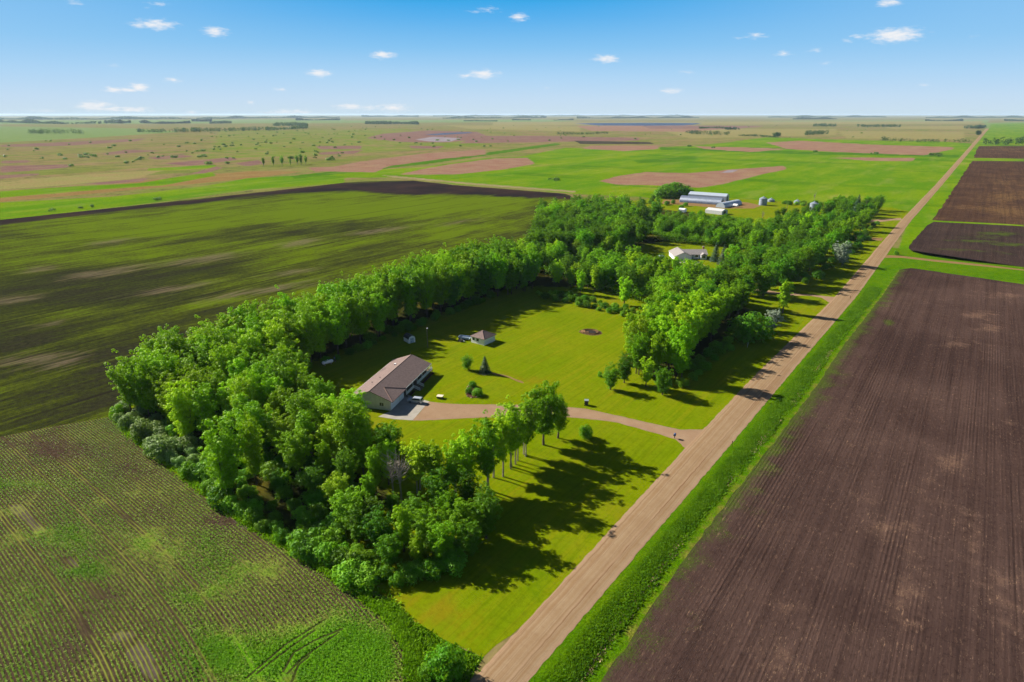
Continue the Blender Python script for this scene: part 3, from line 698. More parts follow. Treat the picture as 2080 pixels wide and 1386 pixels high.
# ---- gravel road, a low crowned strip
def strip(name, L, R, z, material, ys, seg=8, crown=.12, edge=.13, seed=1):
    rg = random.Random(seed); vs = []; fs = []; ac = []
    for y in ys:
        a = rx(L, y) + rg.uniform(-edge, edge); b = rx(R, y) + rg.uniform(-edge, edge)
        for i in range(seg + 1):
            t = i / seg; vs.append((a + (b - a) * t, y, crown * (1 - (2 * t - 1) ** 2))); ac.append(t)
    n = seg + 1
    for j in range(len(ys) - 1):
        for i in range(seg): fs.append((j * n + i, j * n + i + 1, (j + 1) * n + i + 1, (j + 1) * n + i))
    me = bpy.data.meshes.new(name); me.from_pydata(vs, [], fs); me.update(); add_attr(me, 'across', ac)
    me.materials.append(material)
    o = link(name, me, None, (0, 0, z)); o['kind'] = 'structure'; return o
ys = list(np.arange(20, 400, 1.2)) + list(np.arange(400, 1200, 8)) + list(np.arange(1200, 4800, 60))
strip('road', ROAD_L, ROAD_R, .055, M['road'], ys)
# far continuation of the road
la, lb = ROAD_L[-1], ROAD_R[-1]

def gsheet(name, px_pts, z, material, step=1.2, amp=.12, seed=2):
    return sheet(name, ragged([G(*p) for p in px_pts], step, amp, seed), z, material)
gsheet('driveway', [(1393, 912), (1372, 893), (1330, 880), (1250, 858), (1190, 851), (1120, 846), (1060, 845), (1000, 848), (950, 850), (900, 853), (838, 855), (872, 816), (905, 820), (940, 822), (1000, 822), (1060, 823), (1130, 825), (1190, 831), (1260, 846), (1330, 862), (1380, 873), (1430, 873), (1436, 866), (1402, 904)], .046, M['drive'])
gsheet('driveway', [(1686, 616), (1668, 605), (1640, 601), (1600, 601), (1560, 597), (1520, 590), (1470, 575), (1440, 555), (1420, 545), (1400, 536), (1385, 540), (1392, 530), (1420, 531), (1440, 545), (1480, 566), (1530, 584), (1580, 594), (1640, 598), (1695, 604), (1700, 602)], .046, M['drive'], 1.5)
gsheet('path', [(1790, 490), (1760, 487), (1700, 484), (1760, 482), (1795, 484)], .046, M['path'], 2)
gsheet('path', [(1832, 448), (1815, 448), (1790, 451), (1720, 452), (1720, 449), (1790, 446), (1830, 443)], .046, M['drive'], 2)
gsheet('path', [(1783, 524), (1830, 524), (1900, 532), (1990, 541), (2080, 550), (2080, 548), (1990, 537), (1900, 528), (1830, 520), (1790, 518)], .044, M['path'], 2)
gsheet('path', [(1000, 757), (1030, 763), (1064, 777), (1062, 779), (1028, 766), (998, 760)], .030, M['path'], 1.5, .2)
gsheet('yard', [(1345, 415), (1380, 416), (1470, 424), (1530, 424), (1545, 418), (1520, 412), (1490, 409), (1380, 405), (1350, 406)], .046, M['path'], 4, 1)
# shallow lake far out
mw, nb = mat('lake_water'); principled(mw, nb, A(64, 92, 140, .3), .5, .25, nb.bump(nb.noise(nb.pos(), .3, 3), .1, .1))
sheet('lake', ragged([G(*p) for p in [(1168, 251.5), (1200, 250.3), (1300, 249.8), (1415, 250.3), (1425, 252), (1390, 255), (1300, 255.6), (1215, 255)]], 60, 8, 3), .3, mw)
sheet('pond', ragged([G(*p) for p in [(866, 273.5), (905, 270.6), (952, 268.8), (962, 270), (930, 272.2), (885, 275)]], 30, 6, 4), .2, mw)
# ================================================================== VEGETATION
def leaf_mat(name, c1, c2, c3=None, trans=.33, spec=.08, rough=.5, nscale=.35, k=1.15):
    m, nb = mat(name)
    geo = nb.n('ShaderNodeNewGeometry'); oi = nb.n('ShaderNodeObjectInfo')
    r = geo.outputs['Random Per Island']
    c = nb.mix(r, A(*c1, k), A(*c2, k))
    n1 = nb.noise(nb.obj(), nscale, 3, .6)
    c = nb.mix(nb.ss(n1, .38, .66, 0, .6), c, A(*(c3 or c2), k))
    hsv = nb.n('ShaderNodeHueSaturation'); nb.put(hsv.inputs['Color'], c)
    nb.put(hsv.inputs['Hue'], nb.lr(oi.outputs['Random'], 0, 1, .472, .508))
    rr = nb.m('FRACT', nb.m('MULTIPLY', oi.outputs['Random'], 17.3))
    nb.put(hsv.inputs['Value'], nb.lr(rr, 0, 1, .52, 1.2)); hsv.inputs['Saturation'].default_value = 1.0
    c = hsv.outputs[0]
    p = nb.n('ShaderNodeBsdfPrincipled'); nb.put(p.inputs['Base Color'], c)
    p.inputs['Roughness'].default_value = rough; p.inputs['Specular IOR Level'].default_value = spec
    t = nb.n('ShaderNodeBsdfTranslucent'); nb.put(t.inputs[0], nb.mix(.5, c, A(150, 200, 10, k)))
    mx = nb.n('ShaderNodeMixShader'); mx.inputs[0].default_value = trans
    nb.L.new(p.outputs[0], mx.inputs[1]); nb.L.new(t.outputs[0], mx.inputs[2])
    o = nb.n('ShaderNodeOutputMaterial'); nb.L.new(mx.outputs[0], o.inputs['Surface'])
    return m

LEAF = dict(
    poplar=leaf_mat('poplar_leaves', (96, 152, 6), (136, 182, 14), (112, 164, 6)),
    pale=leaf_mat('young_poplar_leaves', (116, 170, 8), (152, 192, 18), (130, 176, 8)),
    broad=leaf_mat('broadleaf_leaves', (76, 132, 10), (106, 156, 14), (88, 144, 8)),
    dark=leaf_mat('dark_leaves', (52, 104, 14), (76, 128, 18), (62, 114, 12)),
    willow=leaf_mat('willow_leaves', (112, 148, 66), (146, 176, 104), (92, 140, 40), .25, .15, .6, .35, .85),
    shrub=leaf_mat('shrub_leaves', (84, 142, 22), (112, 164, 38), (72, 128, 24)),
    olive=leaf_mat('olive_leaves', (138, 152, 132), (168, 180, 164), (124, 146, 108), .2, .15, .6, .35, .8),
    spruce=leaf_mat('spruce_needles', (34, 66, 40), (52, 88, 58), (40, 72, 44), .1, .3),
    bush=leaf_mat('marsh_bush_leaves', (70, 104, 52), (96, 124, 62), (64, 96, 56)),
    far=leaf_mat('far_wood_leaves', (30, 56, 36), (42, 70, 40), (28, 52, 40), .15, .1, .8, .02))
BARK = simple('bark', A(128, 112, 96), .9, .1, .3, 2.0)
PALEBARK = simple('pale_bark', A(196, 182, 166), .9, .1, .25, 2.0)

def leaves(C, N, s, rng, asp=.72):
    n = len(C)
    N = N / np.maximum(np.linalg.norm(N, axis=1, keepdims=True), 1e-6)
    r = rng.normal(size=(n, 3)); t = np.cross(N, r); t /= np.maximum(np.linalg.norm(t, axis=1, keepdims=True), 1e-6)
    b = np.cross(N, t)
    s = np.asarray(s).reshape(-1, 1) * .5
    q = np.stack([C + t * s, C + b * s * asp, C - t * s, C - b * s * asp], 1).reshape(-1, 3)
    return q, np.arange(4 * n).reshape(-1, 4)

def clump_cloud(clumps, nleaf, leaf, rng, up=.30, out=1.0, rnd=.40):
    """clumps (k,4): x y z r -> leaf centres, normals, sizes on the clumps' outer shells"""
    cl = np.asarray(clumps); w = cl[:, 3] ** 2; cnt = np.maximum(4, (nleaf * w / w.sum()).astype(int))
    idx = np.repeat(np.arange(len(cl)), cnt); n = len(idx)
    d = rng.normal(size=(n, 3)); d[:, 2] += .35; d /= np.linalg.norm(d, axis=1, keepdims=True)
    r = cl[idx, 3:4] * (.45 + .6 * rng.random((n, 1)) ** .6)
    C = cl[idx, :3] + d * r * (1, 1, .82)
    N = d * out + np.array([0, 0, up]) + rng.normal(size=(n, 3)) * rnd * .7
    S = leaf * rng.uniform(.6, 1.35, n)
    return C, N, S

def tree_meshes(seed, H, R, z0, npl, cr, nleaf, leaf, stems=1, lean=.0, leafmat='poplar', bark=None, bare=0):
    cr *= .82; nleaf = int(nleaf * 1.6); leaf *= .86
    rng = np.random.default_rng(seed); mb = MB(); clumps = []
    base = [np.array([rng.normal() * .5, rng.normal() * .5]) * (stems > 1) for _ in range(stems)]
    for k in range(npl):
        a = 2.399963 * k + rng.uniform(-.4, .4); rad = R * math.sqrt((k + .25) / npl) * rng.uniform(.8, 1.05)
        zt = H * (1 - .30 * (rad / R) ** 2) * rng.uniform(.88, 1.0)
        b = base[k % stems]; e = np.array([cos(a) * rad, sin(a) * rad]) * .82 + lean * np.array([1, .3]) * R
        zf = z0 * rng.uniform(.65, 1.05)
        bend = rng.normal(size=2) * .06 * R
        P = lambda t: np.array([*(b + (e - b) * t ** .85 + bend * sin(t * pi)), zf + (zt - zf) * t])
        nc = max(4, int((zt - zf) / (cr * .95)))
        for t in np.linspace(.06, .985, nc):
            wd = .45 + .75 * sin(pi * min(1, t * .8 + .16))
            p = P(t) + rng.normal(size=3) * cr * .35
            r = cr * (.55 + .5 * wd) * rng.uniform(.7, 1.15) * (.62 if t > .93 else 1)
            clumps.append((*p, r))
            for _ in range(2 if t < .9 else 1):
                if rng.random() < .75:
                    a2 = rng.uniform(0, 2 * pi); o = cr * rng.uniform(1.0, 1.9) * wd
                    clumps.append((p[0] + cos(a2) * o, p[1] + sin(a2) * o, p[2] + rng.normal() * .5 * cr + .15 * o, cr * rng.uniform(.42, .78)))
        r0 = (.05 + .011 * H) / math.sqrt(stems)
        if k < stems: mb.tube([(b[0], b[1], -.2), (b[0] + bend[0] * .3, b[1] + bend[1] * .3, zf * .5), tuple(P(0.0))], [r0 * 1.25, r0, r0 * .85], 6)
        src = base[k % stems]
        mb.tube([(src[0], src[1], zf * .8)] + [tuple(P(t)) for t in (.15, .4, .7, .92)], [r0 * .6, r0 * .5, r0 * .36, r0 * .2, .02], 5)
        for _ in range(2 + bare * 4):
            t = rng.uniform(.1, .8); p = P(t); a2 = rng.uniform(0, 2 * pi); L = cr * rng.uniform(.9, 1.7)
            mb.tube([tuple(p), (p[0] + cos(a2) * L * .6, p[1] + sin(a2) * L * .6, p[2] + L * .35), (p[0] + cos(a2) * L, p[1] + sin(a2) * L, p[2] + L * .8)], [r0 * .25, r0 * .15, .012], 4)
    me_t = bpy.data.meshes.new('trunk'); me_t.from_pydata(mb.v, [], mb.f); me_t.update(); me_t.materials.append(bark or BARK)
    me_c = None
    if nleaf:
        C, N, S = clump_cloud(clumps, nleaf, leaf, rng)
        C[:, 2] = np.maximum(C[:, 2], .3)
        me_c = mesh_np('crown', *leaves(C, N, S, rng)); me_c.materials.append(LEAF[leafmat])
    return me_t, me_c

def shrub_meshes(seed, H, R, nl, leaf, leafmat, lobes=9):
    rng = np.random.default_rng(seed); cl = []; mb = MB()
    for k in range(lobes):
        a = 2.4 * k + rng.uniform(-.5, .5); rad = R * .72 * math.sqrt((k + .2) / lobes)
        r = R * rng.uniform(.30, .46)
        zt = max(H * (1 - .45 * (rad / R) ** 2) * rng.uniform(.75, 1.0) - r * .8, r * .5)
        cl.append((cos(a) * rad, sin(a) * rad, zt, r)); cl.append((cos(a) * rad * 1.08, sin(a) * rad * 1.08, zt * .45, r * .95))
        mb.tube([(0, 0, -.1), (cos(a) * rad * .6, sin(a) * rad * .6, zt * .6), (cos(a) * rad, sin(a) * rad, zt)], [.06, .04, .015], 4)
    C, N, S = clump_cloud(cl, nl, leaf, rng); C[:, 2] = np.maximum(C[:, 2], .08)
    me = mesh_np('foliage', *leaves(C, N, S, rng)); me.materials.append(LEAF[leafmat])
    ms = bpy.data.meshes.new('stem'); ms.from_pydata(mb.v, [], mb.f); ms.update(); ms.materials.append(BARK)
    return ms, me

def spruce_meshes(seed, H, R, nl, leaf):
    rng = np.random.default_rng(seed)
    nt = int(H / .42); C = []; N = []
    per = nl // nt
    for i in range(nt):
        t = (i + .5) / nt; z = H * (.05 + .95 * t); r = R * (1 - t) ** .85 + .08
        nb_ = max(5, int(11 * (1 - t) + 5)); ph = rng.uniform(0, 6.28)
        m = max(12, int(per * (1.9 * (1 - t) + .1)))
        a = ph + 2 * pi * rng.integers(0, nb_, m) / nb_ + rng.normal(size=m) * .13; u = rng.random(m) ** .6
        rr = r * u * rng.uniform(.85, 1.12, m)
        C.append(np.stack([np.cos(a) * rr, np.sin(a) * rr, z - rr * .28 + rng.normal(size=m) * .09], 1))
        N.append(np.stack([np.cos(a) * .5, np.sin(a) * .5, np.full(m, .8)], 1) + rng.normal(size=(m, 3)) * .35)
    C = np.vstack(C); N = np.vstack(N); C[:, 2] = np.maximum(C[:, 2], .1)
    me = mesh_np('crown', *leaves(C, N, leaf * rng.uniform(.6, 1.3, len(C)), rng, .5)); me.materials.append(LEAF['spruce'])
    mb = MB(); mb.tube([(0, 0, -.1), (0, 0, H * .5), (0, 0, H)], [.035 * H * .6, .018 * H, .01], 6)
    ms = bpy.data.meshes.new('trunk'); ms.from_pydata(mb.v, [], mb.f); ms.update(); ms.materials.append(BARK)
    return ms, me

# unit trees, all about 16 m (scaled when placed): key -> (trunk mesh, crown mesh, height, word for its look)
TREES = {}
for i, (key, R, z0, npl, cr, nl, lf, stems, lm, word) in enumerate([
    ('broad1', 5.4, 3.4, 11, 1.05, 9000, .40, 1, 'poplar', 'broad leafy'), ('broad2', 5.0, 3.0, 10, 1.0, 8400, .40, 2, 'poplar', 'full bright green'),
    ('round1', 4.6, 2.8, 9, 1.05, 7800, .40, 1, 'pale', 'pale green'), ('round2', 4.8, 3.2, 10, .95, 8000, .38, 2, 'pale', 'light green'),
    ('slim1', 3.0, 3.6, 6, .9, 5400, .38, 1, 'poplar', 'slim upright'), ('slim2', 2.6, 3.0, 5, .9, 4800, .38, 1, 'pale', 'narrow pale green'),
    ('open1', 4.0, 4.6, 8, .85, 5600, .38, 3, 'poplar', 'open, several stemmed'), ('open2', 3.6, 5.2, 7, .82, 4800, .38, 2, 'pale', 'high crowned'),
    ('dark1', 4.6, 2.4, 9, 1.05, 7600, .40, 1, 'dark', 'dark green'), ('dark2', 5.0, 2.6, 10, 1.05, 8400, .42, 2, 'broad', 'deep green'),
    ('bl1', 5.2, 2.4, 10, 1.15, 6800, .46, 1, 'broad', 'spreading'), ('bl2', 4.4, 2.6, 8, 1.1, 5600, .44, 1, 'dark', 'rounded dark green'), ('bl3', 3.0, 2.6, 6, .9, 4600, .42, 1, 'pale', 'upright light green')]):
    TREES[key] = tree_meshes(100 + i, 16.0, R, z0, npl, cr, nl, lf, stems, 0, lm, PALEBARK if key.startswith('open') else None) + (16.0, word)

TPTS = []                     # trunks already standing
def place(kind, meshes, x, y, h, H0, label, cat, group, rz=None, names=('trunk', 'crown'), wide=1.0):
    s = h / H0
    r = empty(kind, (x, y, 0.02), random.uniform(0, 6.283) if rz is None else rz)
    r.scale = (s * wide, s * wide, s)
    for nm, me in zip(names, meshes):
        if me is not None: link(nm, me, r)
    tag(r, label, cat, group); TPTS.append((x, y))
    return r

def in_poly(x, y, poly):
    c = False; n = len(poly)
    for i in range(n):
        x1, y1 = poly[i]; x2, y2 = poly[(i + 1) % n]
        if (y1 <= y) != (y2 <= y) and x < (x2 - x1) * (y - y1) / (y2 - y1) + x1: c = not c
    return c

DRIVE2 = [G(*p) for p in [(1690, 610), (1640, 600), (1580, 597), (1500, 580), (1440, 552), (1400, 533)]]
CLEAR = [[(-150, 330), (-103, 328), (-78, 362), (-84, 380), (-105, 394), (-168, 392), (-166, 345)], [(-248, 552), (-128, 552), (-108, 604), (-108, 640), (-248, 636)]]
def spots(poly, dmin, nmax, seed, tries=4000):
    rg = random.Random(seed); P = np.array(poly); lo, hi = P.min(0), P.max(0); out = []
    for _ in range(tries):
        if len(out) >= nmax: break
        x, y = rg.uniform(lo[0], hi[0]), rg.uniform(lo[1], hi[1])
        if not in_poly(x, y, poly) or any(in_poly(x, y, c) for c in CLEAR): continue
        if any((x - a) ** 2 + (y - b) ** 2 < dmin * dmin for a, b in TPTS + out): continue
        if sd_line(np.array([[x, y]]), DRIVE2)[0] < 4.5: continue
        out.append((x, y))
    return out

def height_at(base, top_py):
    x, y = G(*base); lo, hi = 0, 60
    for _ in range(40):
        mid = (lo + hi) / 2
        if proj(x, y, mid)[1] > top_py: lo = mid
        else: hi = mid
    return x, y, lo

# ---- single trees that can be told apart
ONES = [((1104, 904), 770, 'broad1', 'large leafy poplar at the driveway end of the open front row', 1.12), ((1133, 890), 800, 'slim1', 'poplar crowding the driveway-end giant on its road side', 1.30),
        ((1071, 926), 800, 'open1', 'three stemmed poplar, third along the open front row from the driveway', 1.18), ((1034, 948), 806, 'open1', 'tall several stemmed poplar in the middle of the front row', 1.18),
        ((1050, 940), 830, 'open2', 'thin high crowned poplar squeezed between two front row trees', 1.06), ((1012, 970), 836, 'open2', 'bare legged poplar with a pale crown in the front row', 1.18),
        ((988, 996), 836, 'open1', 'dark trunked poplar near the thicket end of the front row', 1.12), ((948, 1004), 862, 'open2', 'slender poplar with gold lawn showing between its trunks', 1.24),
        ((923, 1008), 884, 'open1', 'many stemmed pale poplar standing alone on gold lawn', 1.06), ((880, 1012), 886, 'slim1', 'slim poplar beside the dead grey trees', 1.30), ((850, 1000), 880, 'open2', 'light crowned poplar just behind the dead grey trees', 1.30),
        ((790, 985), 884, 'slim2', 'narrow poplar on the wood corner below the concrete pad', 1.1), ((765, 1000), 905, 'round1', 'pale leafy poplar left of the dead grey trees', .8),
        ((476, 1010), 830, 'round2', 'big bright broad poplar on the edge of the row crop', 1.15), ((522, 985), 838, 'round1', 'bright poplar leaning beside the big one at the crop edge', .8),
        ((628, 935), 824, 'slim2', 'narrow pale poplar rising from the dark hollow of the wood', 1.1), ((718, 955), 802, 'round1', 'tall bright poplar hiding the garage end wall', 1.1), ((742, 960), 830, 'round2', 'bright poplar right below the garage corner', .9),
        ((690, 1035), 960, 'round2', 'low spreading poplar lit in the middle of the south wood', 1.2), ((640, 1010), 945, 'dark1', 'low dark tree in the hollow of the south wood', 1.2), ((712, 1075), 990, 'dark2', 'round topped green tree at the foot of the dead grey trees', 1.3), ((770, 1112), 1034, 'bl2', 'ball shaped green tree near the thicket', 1.3),
        ((870, 1105), 1030, 'dark2', 'dark round tree under the front row shade', 1.3), ((940, 1100), 1010, 'bl1', 'spreading dark tree closing the thicket by the road lawn', 1.2), ((985, 1062), 985, 'bl2', 'small green tree on the shaded lawn end of the thicket', 1.1),
        ((1240, 792), 738, 'bl2', 'small round tree at the lawn tip of the roadside grove', 1.2), ((1268, 778), 716, 'bl2', 'second small round tree at the lawn tip of the roadside grove', 1.1), ((1345, 802), 742, 'bl1', 'bushy small tree at the driveway corner of the roadside grove', 1.1),
        ((1312, 785), 720, 'bl3', 'young upright tree between the two tip trees and the grove', 1.2), ((1590, 636), 562, 'slim1', 'lone column shaped poplar beside the second driveway', 1.25), ((1455, 640), 586, 'slim2', 'pale narrow poplar behind the roadside grove', 1.1),
        ((1376, 770), 640, 'broad2', 'tall poplar on the shaded road side of the roadside grove', 1.0), ((1295, 745), 632, 'round2', 'bright poplar on the lawn side of the roadside grove', 1.0), ((1345, 715), 600, 'broad1', 'broad poplar topping the roadside grove', 1.05), ((1410, 690), 580, 'broad1', 'second tallest bright poplar of the roadside grove', 1.0)]
for (b, top, key, lab, wd) in ONES:
    x, y, h = height_at(b, top); t = TREES[key]
    place('poplar_tree', t[:2], x, y, h, t[2], lab, 'tree', None, wide=wd * (16 / h) ** .35)

# ---- woods and shelterbelts
WOODS = [  # polygon, spacing, most, heights, kinds, kind name, where, group
    ([(-184, 64), (-166, 62), (-164, 84), (-168, 104), (-192, 108), (-192, 80)], 5.4, 30, (17, 21), ['broad1', 'broad2', 'round1', 'round2'], 'poplar_tree', 'poplar in the rounded corner between both crop fields'),
    ([(-193, 108), (-170, 104), (-170, 135), (-194, 138)], 5.2, 26, (18, 22), ['broad1', 'broad2', 'round2', 'slim1'], 'poplar_tree', 'poplar of the long belt behind the white gas tank'),
    ([(-194, 138), (-171, 135), (-173, 170), (-195, 172)], 5.2, 28, (19, 23), ['broad1', 'broad2', 'dark2', 'slim1'], 'poplar_tree', 'poplar of the long belt behind the barn shaped shed'),
    ([(-195, 172), (-173, 170), (-173, 215), (-197, 215)], 5.4, 34, (19.5, 24), ['broad1', 'broad2', 'dark1', 'round2'], 'poplar_tree', 'poplar of the long belt behind the brown hip roof'),
    ([(-197, 215), (-173, 215), (-160, 242), (-178, 262), (-200, 258)], 5.6, 30, (19, 23), ['broad1', 'dark2', 'dark1', 'broad2'], 'poplar_tree', 'poplar where the long belt meets the far lawn edge'),
    ([(-166, 65), (-144, 63), (-142, 84), (-148, 100), (-166, 108), (-164, 84)], 5.4, 26, (14, 18.5), ['round1', 'round2', 'broad2', 'slim2'], 'poplar_tree', 'poplar of the south wood nearest the big crop field'),
    ([(-142, 84), (-136, 70), (-112, 72), (-112, 90), (-136, 97), (-148, 102)], 6.0, 18, (12.5, 16.5), ['round1', 'round2', 'slim2', 'broad1'], 'poplar_tree', 'poplar of the south wood behind the house end'),
    ([(-112, 70), (-90, 68), (-92, 82), (-104, 90), (-112, 90)], 6.5, 9, (9, 13), ['dark1', 'dark2', 'slim1'], 'poplar_tree', 'shaded poplar deep in the south wood'),
    ([(-91, 63), (-74, 63), (-64, 74), (-66, 86), (-78, 86), (-92, 76)], 4.6, 15, (7.5, 12), ['dark1', 'bl1', 'bl2', 'slim1', 'dark2'], 'poplar_tree', 'low poplar closing the south wood by the road lawn'),
    ([(-84, 178), (-72, 172), (-68, 200), (-69, 230), (-90, 228), (-90, 206)], 5.0, 30, (15, 19.5), ['broad1', 'broad2', 'round2', 'slim2', 'dark2'], 'poplar_tree', 'poplar of the roadside grove beside the burn pit lawn'),
    ([(-90, 228), (-69, 230), (-70, 275), (-96, 284), (-108, 256)], 5.6, 28, (15, 19), ['dark1', 'dark2', 'broad1', 'slim1'], 'poplar_tree', 'poplar of the roadside grove nearest the second driveway'),
    ([(-174, 262), (-150, 246), (-112, 240), (-100, 284), (-122, 322), (-166, 326), (-202, 290), (-200, 264)], 5.6, 58, (11, 16), ['slim1', 'slim2', 'bl3', 'bl2', 'bl1'], 'broadleaf_tree', 'tree between the far lawn edge and the white house'),
    ([(-202, 290), (-166, 326), (-168, 384), (-196, 396), (-248, 370)], 6.8, 44, (15, 19.5), ['dark1', 'bl1', 'bl2', 'dark2'], 'broadleaf_tree', 'tree of the dark wood left of the white house'),
    ([(-250, 370), (-196, 396), (-188, 446), (-222, 490), (-266, 500), (-284, 420)], 7.4, 50, (15, 20), ['dark1', 'bl1', 'bl2', 'broad2'], 'broadleaf_tree', 'tree at the corner of the wood by the grain field'),
    ([(-168, 396), (-110, 398), (-84, 384), (-84, 440), (-128, 450), (-188, 436)], 6.4, 44, (11, 14.5), ['bl1', 'bl2', 'bl3', 'bl1'], 'broadleaf_tree', 'tree of the wood behind the white house'),
    ([(-190, 442), (-128, 452), (-120, 470), (-140, 496), (-190, 490)], 7.0, 18, (7, 9.5), ['bl2', 'bl1'], 'broadleaf_tree', 'low tree in front of the grey arched barns'),
    ([(-84, 284), (-68, 290), (-62, 330), (-64, 400), (-84, 440), (-76, 364), (-102, 326)], 6.4, 32, (14, 18), ['dark1', 'bl1', 'bl2', 'bl1'], 'broadleaf_tree', 'tree of the roadside wood past the second driveway'),
    ([(-84, 440), (-64, 400), (-62, 520), (-96, 530), (-120, 470)], 7.2, 26, (13, 16), ['bl1', 'bl2', 'bl3', 'dark2'], 'broadleaf_tree', 'tree of the roadside wood before the field crossing'),
    ([(-130, 500), (-98, 500), (-98, 560), (-108, 596), (-126, 585)], 6.5, 16, (7, 10), ['bl1', 'bl2', 'dark1'], 'broadleaf_tree', 'low tree before the round grain bins'),
    ([(-96, 532), (-62, 522), (-60, 640), (-104, 645), (-100, 600)], 8.4, 22, (12, 15), ['bl1', 'bl2', 'dark1', 'dark2'], 'broadleaf_tree', 'tree at the far road end of the farm wood')]
for wi, (poly, dm, mx_, (h0, h1), keys, kind, where) in enumerate(WOODS):
    for (x, y) in spots(poly, dm, mx_, 50 + wi):
        k = random.choice(keys); t = TREES[k]; h = random.uniform(h0, h1)
        if -.44 < x / y < -.31 and 240 < y < 350:
            h = min(h, 80 * (1 - y / 347) + 2.0)
            if h < 4.5: continue
        if y < 84:                               # the pair of dead trees stays in the open
            for _ in range(12):
                qx, qy = proj(x, y, h)
                if 762 < qx < 848 and qy < 1002: h -= .8
            if h < 4: continue
        place(kind, t[:2], x, y, h, t[2], t[3] + ' ' + where, 'tree', t[3] + ' ' + where.replace('poplar', 'poplars', 1).replace('tree', 'trees', 1), wide=random.uniform(.85, 1.1) * (16 / h) ** .3 * (1.32 if kind == 'broadleaf_tree' else 1.17))

# ---- undergrowth filling the inside of the woods, one mass
def undergrowth(polys, step, h0, h1, seed, label='dense dark undergrowth filling the far woods beneath the trees', lm='broad'):
    rng = np.random.default_rng(seed); cl = []
    for poly in polys:
        P = np.array(poly); q = rng.uniform(P.min(0), P.max(0), (int(np.prod(P.max(0) - P.min(0)) / step ** 2), 2))
        q = q[sd_poly(q, P) > 2.5]
        for x, y in q:
            if any(in_poly(x, y, c) for c in CLEAR) or sd_line(np.array([[x, y]]), DRIVE2)[0] < 4: continue
            h = rng.uniform(h0, h1)
            if -.44 < x / y < -.31 and 240 < y < 350: h = min(h, 80 * (1 - y / 347))
            if h < 1: continue
            cl.append((x, y, h * .45, h * .5))
            for _ in range(3): cl.append((x + rng.normal() * h * .35, y + rng.normal() * h * .35, h * rng.uniform(.5, .85), h * rng.uniform(.16, .28)))
    C, N, S = clump_cloud(cl, len(cl) * 60, .55, rng); C[:, 2] = np.maximum(C[:, 2], .1)
    me = mesh_np('undergrowth', *leaves(C, N, S, rng)); me.materials.append(LEAF[lm])
    tag(link('undergrowth', me), label, 'undergrowth', None, 'stuff')
undergrowth([[(-198, 266), (-176, 264), (-108, 246), (-70, 288), (-64, 400), (-63, 640), (-102, 645), (-98, 540), (-128, 502), (-188, 490), (-222, 488), (-264, 498), (-280, 420), (-248, 372)]], 4.6, 3, 7.5, 31)
undergrowth([[(-168, 66), (-128, 62), (-98, 62), (-94, 82), (-112, 90), (-146, 100), (-166, 106)]], 4.0, 2, 4, 32, 'low dark undergrowth beneath the trees of the south wood', 'dark')

# ---- dead and bare trees
dead = tree_meshes(301, 15, 2.8, 6.0, 6, 1.7, 0, .4, 1, 0, 'poplar', PALEBARK, 2)
for b, top, lab in (((800, 1020), 905, 'bare dead tree with pale forked limbs, left one of the pair'), ((816, 1024), 900, 'bare dead tree with a straight whitish trunk, right one of the pair'),
                    ((572, 930), 845, 'bare grey snag standing in the dark hollow of the wood'), ((1653, 410), 388, 'bare spiky dead tree rising behind the grain bins'), ((1548, 450), 425, 'leafless grey tree in front of the round grain bin')):
    x, y, h = height_at(b, top)
    place('dead_tree', dead[:1], x, y, h, 15, lab, 'dead tree', None, names=('trunk',))

# ---- spruces
sp1 = spruce_meshes(400, 6, 2.0, 2600, .34)
x, y, h = height_at((985, 757), 724); place('spruce_tree', sp1, x, y, h, 6, 'small neat spruce standing alone on the lawn', 'spruce', None, wide=1.15)
sp2 = spruce_meshes(401, 11, 3.2, 3600, .46)
for b, top, lab in (((1452, 531), 492, 'blue green spruce beside the white house, the shorter one'), ((1468, 537), 496, 'dark spruce further from the white house, the broader one'), ((1738, 440), 395, 'pointed dark spruce in the far roadside trees')):
    x, y, h = height_at(b, top); place('spruce_tree', sp2, x, y, h, 11, lab, 'spruce', None, wide=1.05)
# ---- apple tree
ap = tree_meshes(410, 5.2, 2.7, .9, 14, .7, 3400, .24, 2, 0, 'dark')
x, y, h = height_at((950, 752), 721); place('apple_tree', ap, x, y, h, 5.2, 'small round crowned tree with a short trunk on the lawn', 'tree', None)
# ---- silver olive trees
ol = tree_meshes(420, 6, 2.6, 1.2, 9, .8, 2400, .34, 2, 0, 'olive')
for b, top, lab in (((1568, 672), 626, 'silvery grey tree next to the round green bush by the road'), ((1706, 538), 488, 'silvery white leaved tree at the roadside wood edge'), ((1708, 524), 500, 'smaller silvery tree tucked behind the white leaved one')):
    x, y, h = height_at(b, top); place('olive_tree', ol, x, y, h, 6, lab, 'silver tree', None)

